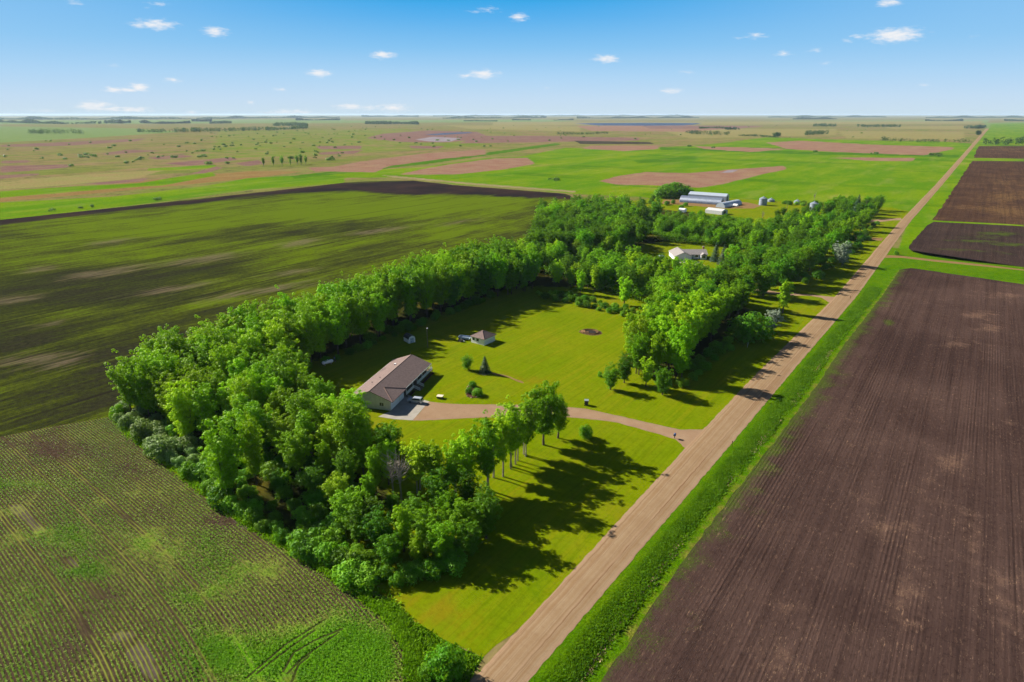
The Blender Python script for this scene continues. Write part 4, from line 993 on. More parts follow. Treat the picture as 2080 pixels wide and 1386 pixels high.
# ---- shrubs
SHRUB = dict(w1=shrub_meshes(500, 3.2, 2.4, 2000, .30, 'willow'), w2=shrub_meshes(501, 3.4, 2.2, 2000, .30, 'willow', 7), s1=shrub_meshes(502, 3.0, 2.4, 2000, .30, 'shrub'),
             s2=shrub_meshes(503, 3.2, 2.2, 1900, .30, 'shrub', 7), d1=shrub_meshes(504, 3.2, 2.4, 2000, .32, 'dark'))
SH = [([(-190, 70), (-182, 60), (-158, 57.5), (-140, 57), (-140, 63), (-160, 65), (-176, 72), (-192, 82)], 3.1, 42, (2.4, 5.0), ['w1', 'w2', 'w1', 's2'], 'willow_shrub', 'grey green shrub on the corner between both crop fields'),
      ([(-140, 57), (-112, 54.5), (-112, 60), (-140, 63)], 3.0, 18, (2.2, 4.2), ['s1', 's2', 's1', 'd1'], 'leafy_shrub', 'leafy shrub along the row crop edge'),
      ([(-112, 55), (-92, 56), (-88, 66), (-112, 63)], 3.0, 16, (2.2, 4.2), ['d1', 's2', 'd1', 'd1'], 'leafy_shrub', 'dark shrub in the shade at the row crop edge'),
      ([(-92, 56), (-74, 57), (-66, 64), (-64, 74), (-74, 72), (-90, 66)], 2.7, 36, (2.4, 4.6), ['s1', 's2', 'd1', 's1'], 'leafy_shrub', 'bright shrub of the rounded thicket by the road lawn'),
      ([(-174, 112), (-167, 112), (-167, 150), (-170, 190), (-170, 225), (-175, 225), (-175, 150)], 4.0, 26, (2, 4), ['d1', 's1', 'd1'], 'leafy_shrub', 'dark shrub under the long belt at the lawn edge'),
      ([(-160, 236), (-152, 231), (-134, 229), (-106, 228), (-100, 236), (-130, 240), (-152, 244)], 2.8, 36, (1.8, 3.4), ['s1', 's2', 'd1', 'd1'], 'leafy_shrub', 'low shrub of the hedge closing the far lawn edge'),
      ([(-66, 168), (-61, 172), (-60, 228), (-65, 228)], 3.4, 18, (1.8, 3.6), ['d1', 's1', 's2'], 'leafy_shrub', 'shrub on the shaded road side of the roadside grove'),
      ([(-70, 292), (-62, 292), (-57, 340), (-54, 400), (-52, 460), (-56, 560), (-62, 560), (-62, 400)], 5.0, 32, (2.4, 4.5), ['d1', 's1', 's2'], 'leafy_shrub', 'shrub skirting the roadside wood past the second driveway'),
      ([(-104, 62), (-96, 62), (-92, 80), (-104, 86), (-132, 72), (-126, 62)], 3.6, 26, (2.2, 4.5), ['d1', 's2', 'd1'], 'leafy_shrub', 'dark shrub under the south wood trees'),
      ([(-170, 540), (-255, 545), (-262, 600), (-240, 640), (-250, 650), (-275, 600)], 7, 16, (3, 5), ['d1', 's2'], 'leafy_shrub', 'shrub around the barn yard'),
      ([(-150, 628), (-112, 632), (-112, 642), (-150, 640)], 6, 10, (3, 5), ['d1', 's1'], 'leafy_shrub', 'shrub behind the round grain bin')]
for si, (poly, dm, mx_, (h0, h1), keys, kind, where) in enumerate(SH):
    old = CLEAR; CLEAR = [] if si > 8 else CLEAR
    sp_ = spots(poly, dm, mx_, 150 + si); CLEAR = old
    for (x, y) in sp_:
        k = random.choice(keys); h = random.uniform(h0, h1)
        place(kind, SHRUB[k][::-1], x, y, h, 3.2, where, 'shrub', where.replace('shrub', 'shrubs', 1), names=('foliage', 'stem'), wide=random.uniform(.8, 1.15))
for b, top, k, lab, wd in (((1525, 690), 628, 's1', 'large round yellow green bush beside the silvery tree', 1.0), ((905, 1374), 1318, 'd1', 'dark low bush in the rough grass corner', .8), ((870, 1378), 1350, 'd1', 'small dark bush at the crop end of the rough corner', .8),
                           ((1190, 890), 862, 'd1', 'small bush on the lawn right of the driveway-end poplar', .7), ((1820, 518), 508, 's2', 'single small bush on the grass by the field track', .7), ((1218, 765), 752, 's1', 'tiny sapling on the lawn before the roadside grove tip', .5),
                           ((1370, 398), 368, 'd1', 'clump of tall bushes behind the long arched barn', 1.5), ((1350, 402), 376, 'd1', 'lower bushes left of those behind the arched barn', 1.4), ((1395, 396), 378, 's1', 'bushes touching the arched barn back end', 1.3), ((1560, 1), 0, 's1', '', 0)):
    if not wd: continue
    x, y, h = height_at(b, top); place('leafy_shrub', SHRUB[k][::-1], x, y, h, 3.2, lab, 'bush', None, names=('foliage', 'stem'), wide=wd)

# ---- trees standing out on the marsh
for i, (px, by, ty) in enumerate([(536, 338, 318), (556, 337, 315), (574, 337, 315), (590, 336, 320), (604, 335, 313), (612, 335, 310), (622, 334, 314)]):
    x, y, h = height_at((px, by), ty); t = TREES['slim1' if i % 2 else 'open1']
    place('marsh_poplar', t[:2], x, y, h, 16, ['leftmost bushy poplar of the clump out on the marsh', 'second poplar from the left in the marsh clump', 'column like poplar in the middle of the marsh clump', 'shortest poplar of the marsh clump', 'poplar just left of the tallest in the marsh clump', 'tallest poplar of the marsh clump', 'rightmost poplar of the marsh clump'][i], 'tree', 'poplars in the clump out on the marsh', wide=1.1)

# ---- bushes dotted over the marsh
def bush_mesh(seed, r, h, n=170, s=.8):
    rng = np.random.default_rng(seed); cl = [(rng.normal() * r * .5, rng.normal() * r * .5, h * rng.uniform(.3, .6), r * rng.uniform(.4, .6)) for _ in range(6)]
    C, N, S = clump_cloud(cl, n, s, rng); C[:, 2] = np.maximum(C[:, 2], .1)
    me = mesh_np('marsh_bush', *leaves(C, N, S, rng)); me.materials.append(LEAF['bush']); return me
BUSH = [bush_mesh(600 + i, r, h, 190, s) for i, (r, h, s) in enumerate([(2.6, 3.4, 1.1), (3.4, 3.0, 1.2), (2.2, 4.0, 1.0), (4.6, 3.2, 1.3)])]
FIXB = [(286, 325, 1.7), (280, 327, 1.3), (240, 320, 1.2), (258, 332, 1.2), (270, 331, 1.0), (193, 318, 1.3), (186, 317, 1.2), (219, 314, .9), (145, 338, 1.0), (180, 322, .8), (133, 324, 1.0), (10, 320, 1.3), (427, 334, 1.4), (462, 333, 1.1), (475, 323, .9), (445, 301, 1.4), (455, 295, 1.4), (470, 297, 1.2), (435, 305, 1.2), (490, 296, 1.3),
        (550, 292, 1.3), (540, 290, 1.2), (520, 304, 1.0), (671, 326, 1.5), (640, 322, 1.0), (845, 292, 1.3), (880, 292, 1.0), (935, 298, 1.2), (984, 298, 1.1), (700, 296, 1.0), (675, 290, 1.4), (665, 291, 1.3), (1116, 286, 1.2), (1140, 282, 1.2), (1000, 283, 1.0), (910, 286, .9), (1117, 366, .8), (1129, 367, 1.0), (106, 430, .8), (163, 424, .6), (187, 421, .7), (318, 407, .8),
        (1399, 298, 1.2), (1448, 301, 1.1), (1778, 313, 1.2), (1769, 313, .9), (1893, 316, 1.6), (1903, 316, 1.6), (1907, 318, 1.2), (1655, 309, 1.2), (380, 292, 1.5), (395, 293, 1.4), (1290, 283, 1.1), (1032, 288, 1.0)]
rb = random.Random(77); BPTS = list(FIXB)
while len(BPTS) < 265:
    u = rb.random()
    if u < .52: px, py = rb.uniform(0, 700), 262 + 62 * rb.random() ** 1.1; px += (py < 285) * rb.uniform(0, 250)
    elif u < .8: px, py = rb.uniform(430, 1000), rb.uniform(256, 300)
    else: px, py = rb.uniform(1000, 1800), rb.uniform(252, 282)
    if py > 250 + px * .13 + 80 or (px > 1050 and py > 284) or (px < 400 and py < 285): continue
    BPTS.append((px, py, rb.uniform(.6, 1.35)))
for (px, py, s) in BPTS:
    x, y = G(px, py); o = link('marsh_bush', rb.choice(BUSH), None, (x, y, 0), rb.uniform(0, 6.28)); s *= 1.15
    o.scale = (s * rb.uniform(.9, 1.4), s * rb.uniform(.9, 1.3), s)
    side = 'left' if px < 520 else 'middle' if px < 1100 else 'right'
    if py > 350: lab, g = 'single small bush on the edge of the grain field', 'bushes at the grain field edge'
    elif px < 430: lab, g = 'dark bush dotted over the open marsh left of the poplar clump', 'bushes on the marsh left of the poplar clump'
    elif px < 760: lab, g = 'bush among the rough marsh around and beyond the poplar clump', 'bushes on the marsh around the poplar clump'
    elif px < 1150: lab, g = 'bush in the green marsh near the white salt flat', 'bushes near the salt flat'
    else: lab, g = 'far bush on the rosy plain beyond the green meadow', 'bushes on the rosy plain'
    tag(o, lab, 'bush', g)

# ---- far woods that read as one mass each
def grove(pts, depth, h, label, n=None, seed=1, leaf=2.2, name='far_woods'):
    """pts: photo points along the foot of the wood; depth in metres away from the viewer"""
    rng = np.random.default_rng(seed); W = np.array([G(*p) for p in pts]); seg = np.linalg.norm(np.diff(W, axis=0), axis=1); L = seg.sum()
    n = n or int(np.clip(L * depth ** .3 * h * .2, 1600, 16000))
    near = leaf < 5.5; h *= 1.65 if near else 1.5; depth *= 1.4 if near else 1; k = max(6, int(L / (h * (.28 if near else .45)))); cl = []
    for _ in range(k * max(2, int(depth / h))):
        u = rng.random() * L; i = min(int(np.searchsorted(np.cumsum(seg), u)), len(seg) - 1); f = (u - (np.cumsum(seg)[i] - seg[i])) / seg[i]
        p = W[i] + (W[i + 1] - W[i]) * f; q = p / np.linalg.norm(p) * rng.random() * depth
        hh = h * rng.uniform(.55, 1.0) * ((.82 if near else .62) + (.18 if near else .38) * sin(u / h * .31 + seed) * sin(u / h * .11 + 2 * seed))
        if not near and rng.random() < .35 * (sin(u / h * .17 + 3 * seed) > .55): continue
        for z in (.35, .75): cl.append((p[0] + q[0] + rng.normal() * 2, p[1] + q[1] + rng.normal() * 2, hh * z, hh * rng.uniform(.28, .42)))
    C, N, S = clump_cloud(cl, n, leaf, rng); C[:, 2] = np.maximum(C[:, 2], .3)
    me = mesh_np(name, *leaves(C, N, S, rng, .85)); me.materials.append(LEAF['far'])
    o = link(name, me); tag(o, label, 'woods', None, 'stuff')
GROVES = [([(60, 272.5), (90, 273), (170, 273)], 40, 16, 'dark isolated wood on the far left plain', 2.6), ([(278, 269), (330, 270), (400, 269), (470, 267.5), (540, 266), (625, 262)], 50, 15, 'long dark shelterbelt running across the left plain', 3), ([(555, 257), (590, 256.5), (625, 257)], 150, 20, 'tall end of the long left shelterbelt', 4),
          ([(0, 249), (60, 251), (130, 252.5), (240, 251.5), (265, 250)], 200, 26, 'wide wood on the left skyline', 7), ([(285, 250.5), (330, 252), (385, 251)], 150, 20, 'short wood below the left skyline', 6), ([(390, 247), (430, 247.5)], 200, 26, 'square wood on the left skyline', 8), ([(425, 252), (470, 251)], 100, 16, 'thin tree row below the left skyline', 5),
          ([(0, 243), (150, 243.5), (390, 242)], 400, 34, 'faint blue wood along the left horizon', 12), ([(400, 242.2), (520, 240.8), (690, 239.6)], 500, 36, 'faint blue wood at the horizon left of the middle', 14), ([(600, 245), (690, 244.5)], 250, 24, 'thin dark belt near the horizon left of the middle', 8),
          ([(742, 252.5), (780, 253), (820, 252.5), (850, 253.5)], 120, 18, 'dark wood in the middle distance above the salt flat', 5), ([(735, 238), (800, 237.6), (850, 237.8)], 600, 40, 'small blue wood on the middle horizon', 14), ([(900, 241.5), (960, 241.2), (1080, 240.5), (1110, 239.5)], 400, 34, 'long dark wood on the middle horizon', 11),
          ([(1040, 244.5), (1078, 244.8)], 120, 20, 'small dark grove below the middle horizon wood', 6), ([(1125, 244.8), (1165, 244.2)], 100, 14, 'thin low grove right of the middle', 6), ([(1172, 241), (1240, 241), (1420, 240)], 400, 32, 'dark wood on the horizon above the lake', 11), ([(880, 237), (1180, 236.2), (1400, 236.5)], 800, 46, 'pale blue woods along the horizon centre', 18),
          ([(1132, 274), (1180, 274), (1235, 272)], 15, 8, 'low hedge on the plain below the lake', 2.2), ([(942, 246.5), (1010, 246.8)], 60, 10, 'scattered trees below the middle horizon wood', 5),
          ([(1392, 272), (1420, 274), (1480, 276)], 40, 13, 'leafy wood right of the lake', 2.4), ([(1474, 264), (1500, 264)], 40, 15, 'small grove right of the lake wood', 3), ([(1570, 278), (1585, 277)], 15, 11, 'bushy trees left of the square grove', 2.2), ([(1635, 276), (1650, 275), (1682, 273)], 30, 15, 'dark square grove with upright trees', 2.4),
          ([(1650, 257.5), (1700, 258)], 80, 14, 'three small clumps in a row on the right plain', 4), ([(1740, 258), (1830, 259)], 60, 13, 'broken row of trees on the right plain', 4), ([(1610, 243), (1700, 242.5)], 250, 26, 'dark wood on the right horizon', 9), ([(1880, 246), (1955, 246.5)], 200, 24, 'dark belt at the horizon left of the road', 8), ([(1560, 239), (1800, 238.5)], 600, 36, 'blue wood along the right horizon', 14),
          ([(1790, 287), (1830, 289), (1900, 290.5), (1970, 291)], 25, 10, 'shelterbelt crossing to the road from the left', 2.0), ([(1958, 262), (1985, 262), (2000, 260)], 60, 14, 'grove by the road far away', 3.4), ([(1983, 275), (1990, 274)], 20, 12, 'single round tree clump beside the far road', 2.4),
          ([(1996, 295), (2040, 296), (2090, 296.5)], 40, 18, 'dark shelterbelt at the right edge beyond the tilled fields', 2.6), ([(2040, 246), (2090, 246.5)], 200, 24, 'wood on the right edge horizon', 8), ([(1880, 240), (2080, 239.5)], 600, 34, 'pale blue wood on the far right horizon', 13), ([(1420, 262), (1440, 261), (1480, 262)], 30, 9, 'thin bushes left of the lake grove', 3), ([(1500, 277), (1540, 278), (1580, 280)], 12, 6, 'low scrub between two groves', 2)]
for i, (pts, dep, h, lab, lf) in enumerate(GROVES):
    grove(pts, dep, h, lab, None, 700 + i, lf)

# ---- grass and crop that nobody could count
def tufts(name, xy, h, blades, material, label, cat, spread=.25, width=.5, seed=1):
    rng = np.random.default_rng(seed); n = len(xy) * blades
    b = np.repeat(xy, blades, 0) + rng.normal(size=(n, 2)) * spread
    hh = np.repeat(h, blades) * rng.uniform(.6, 1.2, n)
    a = rng.uniform(0, 2 * pi, n); wv = np.stack([np.cos(a), np.sin(a)], 1) * (width * .5) * rng.uniform(.6, 1.3, (n, 1)); ln = rng.normal(size=(n, 2)) * (hh * .45)[:, None]
    z0 = np.full(n, -.02)
    V = np.stack([np.column_stack([b - wv, z0]), np.column_stack([b + wv, z0]), np.column_stack([b + ln + wv * .55, hh]), np.column_stack([b + ln - wv * .55, hh * .92])], 1).reshape(-1, 3)
    me = mesh_np(name, V, np.arange(4 * n).reshape(-1, 4)); me.materials.append(material)
    o = link(name, me); tag(o, label, cat, None, 'stuff'); return o
GR = leaf_mat('tall_grass', (104, 168, 14), (138, 188, 34), (70, 134, 10), .3, .1, .7, .16, .82)
DRYG = leaf_mat('dry_reeds', (170, 140, 104), (204, 178, 142), (140, 112, 84), .1, .1, .8, .5)
CROPL = leaf_mat('crop_leaves', (132, 162, 44), (172, 188, 84), (104, 158, 20), .25, .1, .6, .06, .8)
rng = np.random.default_rng(21)
def xline(line, y): return np.interp(y, [p[1] for p in line], [p[0] for p in line])
yy = 44 + 300 * rng.random(52000) ** 1.35
xl = xline(ROAD_R, yy) + 1.3; xr = xline(FIELD_L, yy) - 2.0
u = rng.random(len(yy)); xx = xl + (xr - xl) * u
pat = .5 + .5 * np.sin(yy * .19 + 2 * np.sin(yy * .05)) * np.sin(xx * 1.1 + yy * .07)
hgt = .08 + .36 * np.clip(u * 2.2 - .1, 0, 1) * (.3 + .5 * rng.random(len(yy)) + .5 * pat)
keep = (np.abs(u - .88 - .03 * np.sin(yy * .11)) > .05 + .03 * np.sin(yy * .3)) & (rng.random(len(yy)) < .35 + .75 * pat)
tufts('ditch_grass', np.stack([xx, yy], 1)[keep], hgt[keep], 2, GR, 'thick tall grass filling the ditch beside the gravel road', 'grass', .28, .26, 5)
q = 46 + 190 * rng.random(620) ** 1.2; cl_ = np.sin(q * .21) + np.sin(q * .083 + 1) > -.1; q = q[cl_]
tufts('dry_reeds', np.stack([xline(FIELD_L, q) - 2.6 + rng.normal(size=len(q)) * .35, q], 1), np.full(len(q), .3), 3, DRYG, 'bleached dry reeds along the foot of the ditch', 'reeds', .3, .22, 6)
pc = np.array(cp); c_ = rng.uniform(pc.min(0), pc.max(0), (16000, 2)); c_ = c_[sd_poly(c_, pc) > .3]
tufts('rough_grass', c_, .25 + .4 * rng.random(len(c_)), 2, GR, 'rough tall grass in the corner between lawn, crop and road', 'grass', .3, .28, 7)
# fringe of weeds along the wood edge
e_ = np.array(WOOD_S); t_ = rng.random(3600) * (len(e_) - 1.001); i_ = t_.astype(int); f_ = (t_ - i_)[:, None]
fr_ = e_[i_] * (1 - f_) + e_[i_ + 1] * f_ + np.abs(rng.normal(size=(3600, 2))) * (0, 1.3) + rng.normal(size=(3600, 2)) * .25
tufts('edge_weeds', fr_, .2 + .4 * rng.random(3600), 4, GR, 'weedy green fringe between row crop and wood', 'weeds', .35, .24, 8)
# crop plants in rows
pr = np.array(rp); q = rng.uniform((-205, -5), (-50, 62), (1100000, 2))
px, py = proj(q[:, 0], q[:, 1]); fwd = -q[:, 0] * SY + q[:, 1] * CY
ok = (px > -60) & (px < 900) & (py > 820) & (py < 1440) & (fwd > 5); q = q[ok]; px = px[ok]; py = py[ok]
s_ = sd_poly(q, pr) > .5; q = q[s_]; px = px[s_]; py = py[s_]
rd = rowdist(q) / .62; cv = cover_of(q, px, py) - 1.2 * bare_of(px, py) + .22 * np.sin(q[:, 0] * .13 + np.sin(q[:, 1] * .4)) * np.sin(q[:, 1] * .21 + 1.3) + rng.normal(size=len(q)) * .08
for g_ in GAPS: cv = np.where(np.abs(rd * .62 - g_) < .5, cv - .5, cv)
ARCS = [[G(*p) for p in L] for L in ([(500, 1378), (543, 1341), (582, 1308), (625, 1281), (663, 1257)], [(520, 1370), (555, 1342), (600, 1308), (640, 1280)], [(574, 1366), (596, 1327), (639, 1301), (697, 1277)], [(582, 1370), (610, 1341), (650, 1312), (690, 1284)], [(592, 1386), (606, 1351), (630, 1332)])]
arc = np.min([sd_line(q, L) for L in ARCS], 0)
inrow = np.abs((rd - np.floor(rd)) - .5) < .17
prob = np.where(inrow, np.clip(cv * 1.25, 0, .9), np.clip((cv - .62) * 1.5, 0, .55)); prob = np.where(arc < .3, 0, prob)
k_ = rng.random(len(q)) < prob * .62
hh_ = np.where(cv[k_] > .8, .22, .16) * rng.uniform(.7, 1.3, k_.sum())
lush_ = np.repeat(cv[k_] + .12 * rng.normal(size=k_.sum()) > .82, 2)
C = np.column_stack([np.repeat(q[k_], 2, 0) + rng.normal(size=(2 * k_.sum(), 2)) * .06, np.repeat(hh_, 2) * rng.uniform(.5, 1.1, 2 * k_.sum())])
N = np.tile(np.array([[0, 0, .9]]), (len(C), 1)) + rng.normal(size=(len(C), 3)) * .5
S = rng.uniform(.13, .27, len(C))
LUSHL = leaf_mat('lush_crop_leaves', (110, 170, 10), (144, 192, 24), (98, 162, 8), .3, .08, .6, .06, 1.0)
for nm, sel, ml, lab in (('crop_plants', ~lush_, CROPL, 'young crop plants in curving rows over brown soil'), ('lush_crop', lush_, LUSHL, 'thick bright green crop at the rounded corner of the row field')):
    me = mesh_np(nm, *leaves(C[sel], N[sel], S[sel], rng)); me.materials.append(ml)
    tag(link(nm, me), lab, 'crop', None, 'stuff')
trk = simple('wheel_rut_soil', A(72, 82, 30), .95, .05, .3, 1.0)
for L in ARCS:
    mb = MB(); n = len(L)
    fine = [(np.interp(t, range(n), [p[0] for p in L]), np.interp(t, range(n), [p[1] for p in L])) for t in np.linspace(0, n - 1, 24)]
    for a, b in zip(fine[:-1], fine[1:]):
        d = Vector((b[0] - a[0], b[1] - a[1]))  .normalized() * .2; nx, ny = -d.y, d.x
        mb.add([(a[0] - nx, a[1] - ny, 0), (a[0] + nx, a[1] + ny, 0), (b[0] + nx, b[1] + ny, 0), (b[0] - nx, b[1] - ny, 0)], [(0, 3, 2, 1)])
    o = mb.build('wheel_track', trk, None, (0, 0, .022)); o['kind'] = 'structure'
# ================================================================== BUILDINGS AND THINGS
WHITE = simple('white_siding', (.80, .80, .80, 1), .6, .3, .06, 1.2)
CREAM = simple('cream_siding', (.62, .61, .55, 1), .65, .3, .08, 1.2)
TRIM = simple('white_trim', (.78, .78, .77, 1), .5, .4, .04, 2)
ROOFM = simple('brown_shingles', A(160, 138, 133, .5), .9, .15, .16, 1.6, 0, .3)
CAPM = simple('ridge_shingles', A(84, 66, 62), .9, .15, .1, 3)
CAPL = simple('hip_shingles', A(178, 146, 134, .5), .9, .15, .1, 3)
GREYROOF = simple('grey_shingles', A(184, 176, 174, .55), .9, .15, .14, 1.6, 0, .3)
GLASS = simple('window_glass', (.02, .03, .04, 1), .08, .6, .1, 1)
DARK = simple('dark_paint', (.025, .025, .028, 1), .5, .4, .2, 2)
CONC = simple('concrete', A(200, 192, 180, .5), .9, .15, .10, .5, 0, .1)
WOODG = simple('weathered_wood', A(150, 132, 112), .85, .15, .25, 3)
WOODB = simple('brown_wood', A(96, 66, 40), .85, .15, .25, 3)
GALV = simple('galvanised_steel', (.22, .26, .31, 1), .5, .4, .15, .6, .2)
WMETAL = simple('pale_metal_roof', (.36, .41, .48, 1), .45, .5, .06, .6)
BLUEMETAL = simple('blue_grey_metal', (.20, .235, .31, 1), .42, .5, .10, .5, .3)
STONE = simple('field_stone', A(214, 190, 160, .5), .9, .2, .3, 2, 0, .4)
MULCH = simple('mulch', A(110, 74, 60), .95, .05, .35, 4, 0, .5)
DIRT = simple('bare_dirt', A(128, 100, 72), .95, .05, .3, 1.5, 0, .4)
ASH = simple('ash', (.03, .027, .025, 1), .95, .05, .4, 3)
LOGM = simple('cut_logs', A(212, 168, 118, .5), .9, .1, .35, 5)
SILVER = simple('silver_car_paint', (.55, .59, .64, 1), .25, .6, .05, 1, .45)
BLUEB = simple('blue_plastic', (.05, .09, .22, 1), .5, .4, .1, 2)
TYRE = simple('rubber', (.02, .02, .02, 1), .9, .1, .1, 5)
RED = simple('tail_lamp', (.35, .02, .02, 1), .3, .5, .05, 4)

def gable_roof(mb, x0, x1, y0, y1, ze, zr, t=.16):
    """two slabs meeting on a ridge along x"""
    ym = (y0 + y1) / 2
    mb.prism([(x0, y0, ze), (x0, ym, zr), (x0, ym, zr + t), (x0, y0, ze + t)], (x1 - x0, 0, 0))
    mb.prism([(x0, y1, ze), (x0, y1, ze + t), (x0, ym, zr + t), (x0, ym, zr)], (x1 - x0, 0, 0))

def window(parent, x0, x1, z0, z1, y, out=-1, axis='x', panes=2):
    """framed window on a wall face; axis is the wall's direction; out is the side it faces"""
    f = MB(); g = MB(); w_ = .07; d0, d1 = (y + out * .05, y - out * .02) if out < 0 else (y - .02, y + .05)
    def bx(m, a0, a1, b0, b1, c0, c1):
        if axis == 'x': m.box(a0, a1, b0, b1, c0, c1)
        else: m.box(b0, b1, a0, a1, c0, c1)
    lo, hi = min(d0, d1), max(d0, d1)
    bx(f, x0, x1, lo, hi, z0, z0 + w_); bx(f, x0, x1, lo, hi, z1 - w_, z1)
    for i in range(panes + 1):
        c = x0 + (x1 - x0 - w_) * i / panes; bx(f, c, c + w_, lo, hi, z0 + w_, z1 - w_)
    bx(g, x0 + w_, x1 - w_, lo + .02, hi - .02, z0 + w_, z1 - w_)
    fo = f.build('window', TRIM, parent); g.build('pane', GLASS, fo)

# ---------------------------------------------------------------- the farmhouse
HX, HY = G(793.5, 835); HA = radians(111.2)
house = empty('farmhouse', (HX, HY, 0.05), HA)
tag(house, 'long single storey house with brown gable roof, garage and white railed porch', 'house')
L_, W_, EZ, RZ = 29.0, 12.2, 3.15, 5.45
mb = MB(); mb.box(0, 9.3, 0, W_, 0, EZ); mb.box(9.3, L_, 2.2, W_, 0, EZ)
mb.prism([(.02, 0, EZ), (.02, W_, EZ), (.02, W_ / 2, RZ - .05)], (.25, 0, 0)); mb.prism([(L_ - .27, 0, EZ), (L_ - .27, W_, EZ), (L_ - .27, W_ / 2, RZ - .05)], (.25, 0, 0))
mb.build('wall', CREAM, house)
mb = MB(); gable_roof(mb, -.45, L_ + .45, -.7, W_ + .6, EZ - .16, RZ + .05)
roof = mb.build('roof', ROOFM, house)
# hip over the garage front, standing proud of the main slope
def zs(y): return EZ - .16 + (y + .7) * (RZ + .21 - EZ) / (W_ / 2 + .65) + .17
mb = MB(); ax, ay = 3.9, 3.9
mb.add([(-.45, -1.0, EZ - .10), (9.4, -1.0, EZ - .10), (ax + .6, ay, zs(ay) + .03), (-.45, -1.0, EZ - .28), (9.4, -1.0, EZ - .28), (9.4, -.6, EZ - .1), (-.45, -.6, EZ - .1)],
       [(0, 1, 2), (3, 4, 1, 0), (1, 5, 2), (0, 2, 6), (3, 6, 5, 4), (0, 6, 3), (1, 4, 5)])
mb.build('hip', ROOFM, roof)
mb = MB()
mb.tube([(-.4, -.98, EZ - .06), (ax + .6, ay, zs(ay) + .06)], .11, 6); mb.tube([(9.35, -.98, EZ - .06), (ax + .6, ay, zs(ay) + .06)], .09, 6)
mb.build('hip_cap', CAPL, roof)
mb = MB(); mb.prism([(-.47, W_ / 2 - .17, RZ + .19), (-.47, W_ / 2 - .05, RZ + .27), (-.47, W_ / 2 + .07, RZ + .19)], (L_ + .94, 0, 0)); mb.build('ridge_cap', CAPM, roof)
for vx, vy, h_, r_ in ((7.5, 9.3, .55, .09), (10.6, 8.2, .5, .09)):
    m2 = MB(); z_ = EZ - .16 + (W_ + .6 - vy) * .37; m2.lathe([(r_, 0), (r_, h_), (r_ * 1.6, h_), (r_ * 1.6, h_ + .1), (.02, h_ + .14)], 8, (vx, vy, z_ - .1)); m2.build('vent_pipe', DARK, roof)
m2 = MB(); m2.box(21.6, 22.2, 8.2, 8.8, 4.5, 5.1); m2.build('roof_vent', TRIM, roof)
m2 = MB(); m2.tube([(28.3, 5.8, 5.3), (28.3, 5.8, 7.3)], .035, 5); m2.tube([(28.0, 5.8, 7.2), (28.6, 5.8, 7.2)], .02, 4); m2.tube([(28.3, 5.5, 6.9), (28.3, 6.1, 6.9)], .02, 4); m2.build('aerial', DARK, roof)
mb = MB()
for x0, x1 in ((-.45, L_ + .45),):
    mb.box(x0, x1, -.76, -.70, EZ - .24, EZ - .02); mb.box(x0, x1, W_ + .60, W_ + .66, EZ - .24, EZ - .02)
mb.build('gutter', TRIM, roof)
for x0, x1 in ((.5, 5.6), (6.2, 8.9)):
    m2 = MB(); m2.box(x0, x1, -.06, .02, 0.02, 2.25)
    for q in range(1, 4): m2.box(x0 + .08, x1 - .08, -.08, -.05, .02 + q * .56 - .03, .02 + q * .56 + .01)
    for q in range(1, int((x1 - x0) / 1.25) + 1): m2.box(x0 + q * (x1 - x0) / (int((x1 - x0) / 1.25) + 1) - .02, x0 + q * (x1 - x0) / (int((x1 - x0) / 1.25) + 1) + .02, -.075, -.05, .1, 2.2)
    gd = m2.build('garage_door', WHITE, house); gd['label'] = 'wide white double garage door' if x1 - x0 > 4 else 'narrow white single garage door'
    m3 = MB(); m3.box(x0 - .12, x0, -.07, .02, 0, 2.37); m3.box(x1, x1 + .12, -.07, .02, 0, 2.37); m3.box(x0, x1, -.07, .02, 2.25, 2.37); m3.build('frame', TRIM, gd)
for x0, x1 in ((10.6, 12.2), (13.0, 14.4), (19.2, 21.2), (22.6, 24.2), (25.8, 27.6)): window(house, x0, x1, 1.2, 2.35, 2.2)
m2 = MB(); m2.box(16.2, 17.2, 2.13, 2.22, .82, 2.55); dr = m2.build('door', DARK, house); m2 = MB(); m2.lathe([(.03, 0), (.045, .03), (.03, .06)], 8, (17.05, 2.1, 1.65)); m2.build('handle', TRIM, dr)
for y0, y1 in ((2.0, 3.4), (8.4, 9.8)): window(house, y0, y1, 1.1, 2.3, 0, -1, 'y')
for y0, y1 in ((4.4, 5.6), (8.6, 9.8)): window(house, y0, y1, 1.1, 2.3, L_, 1, 'y')
mb = MB(); mb.box(9.5, 30.0, -.9, 2.18, .62, .80)
for x in (9.7, 12.9, 14.9, 18.0, 21.0, 24.0, 27.0, 29.8): mb.box(x - .1, x + .1, -.85, -.65, 0, .62)
porch = mb.build('porch', WOODG, house)
mb = MB()
for x in (9.7, 14.6, 17.8, 21.7, 25.6, 29.3): mb.box(x - .08, x + .08, -.72, -.56, .80, EZ - .2)
mb.build('post', TRIM, porch)
def rail(a, b, z0, z1, za=None):
    m2 = MB(); n_ = max(2, int(hypot(b[0] - a[0], b[1] - a[1]) / .16))
    zb = z0 if za is None else za
    m2.tube([(a[0], a[1], z0 + .92), (b[0], b[1], zb + .92)], .055, 4); m2.tube([(a[0], a[1], z0 + .12), (b[0], b[1], zb + .12)], .04, 4)
    for i in range(n_ + 1):
        t = i / n_; x = a[0] + (b[0] - a[0]) * t; y = a[1] + (b[1] - a[1]) * t; z = z0 + (zb - z0) * t
        m2.box(x - .028, x + .028, y - .028, y + .028, z + .1, z + .92)
    m2.build('railing', TRIM, porch)
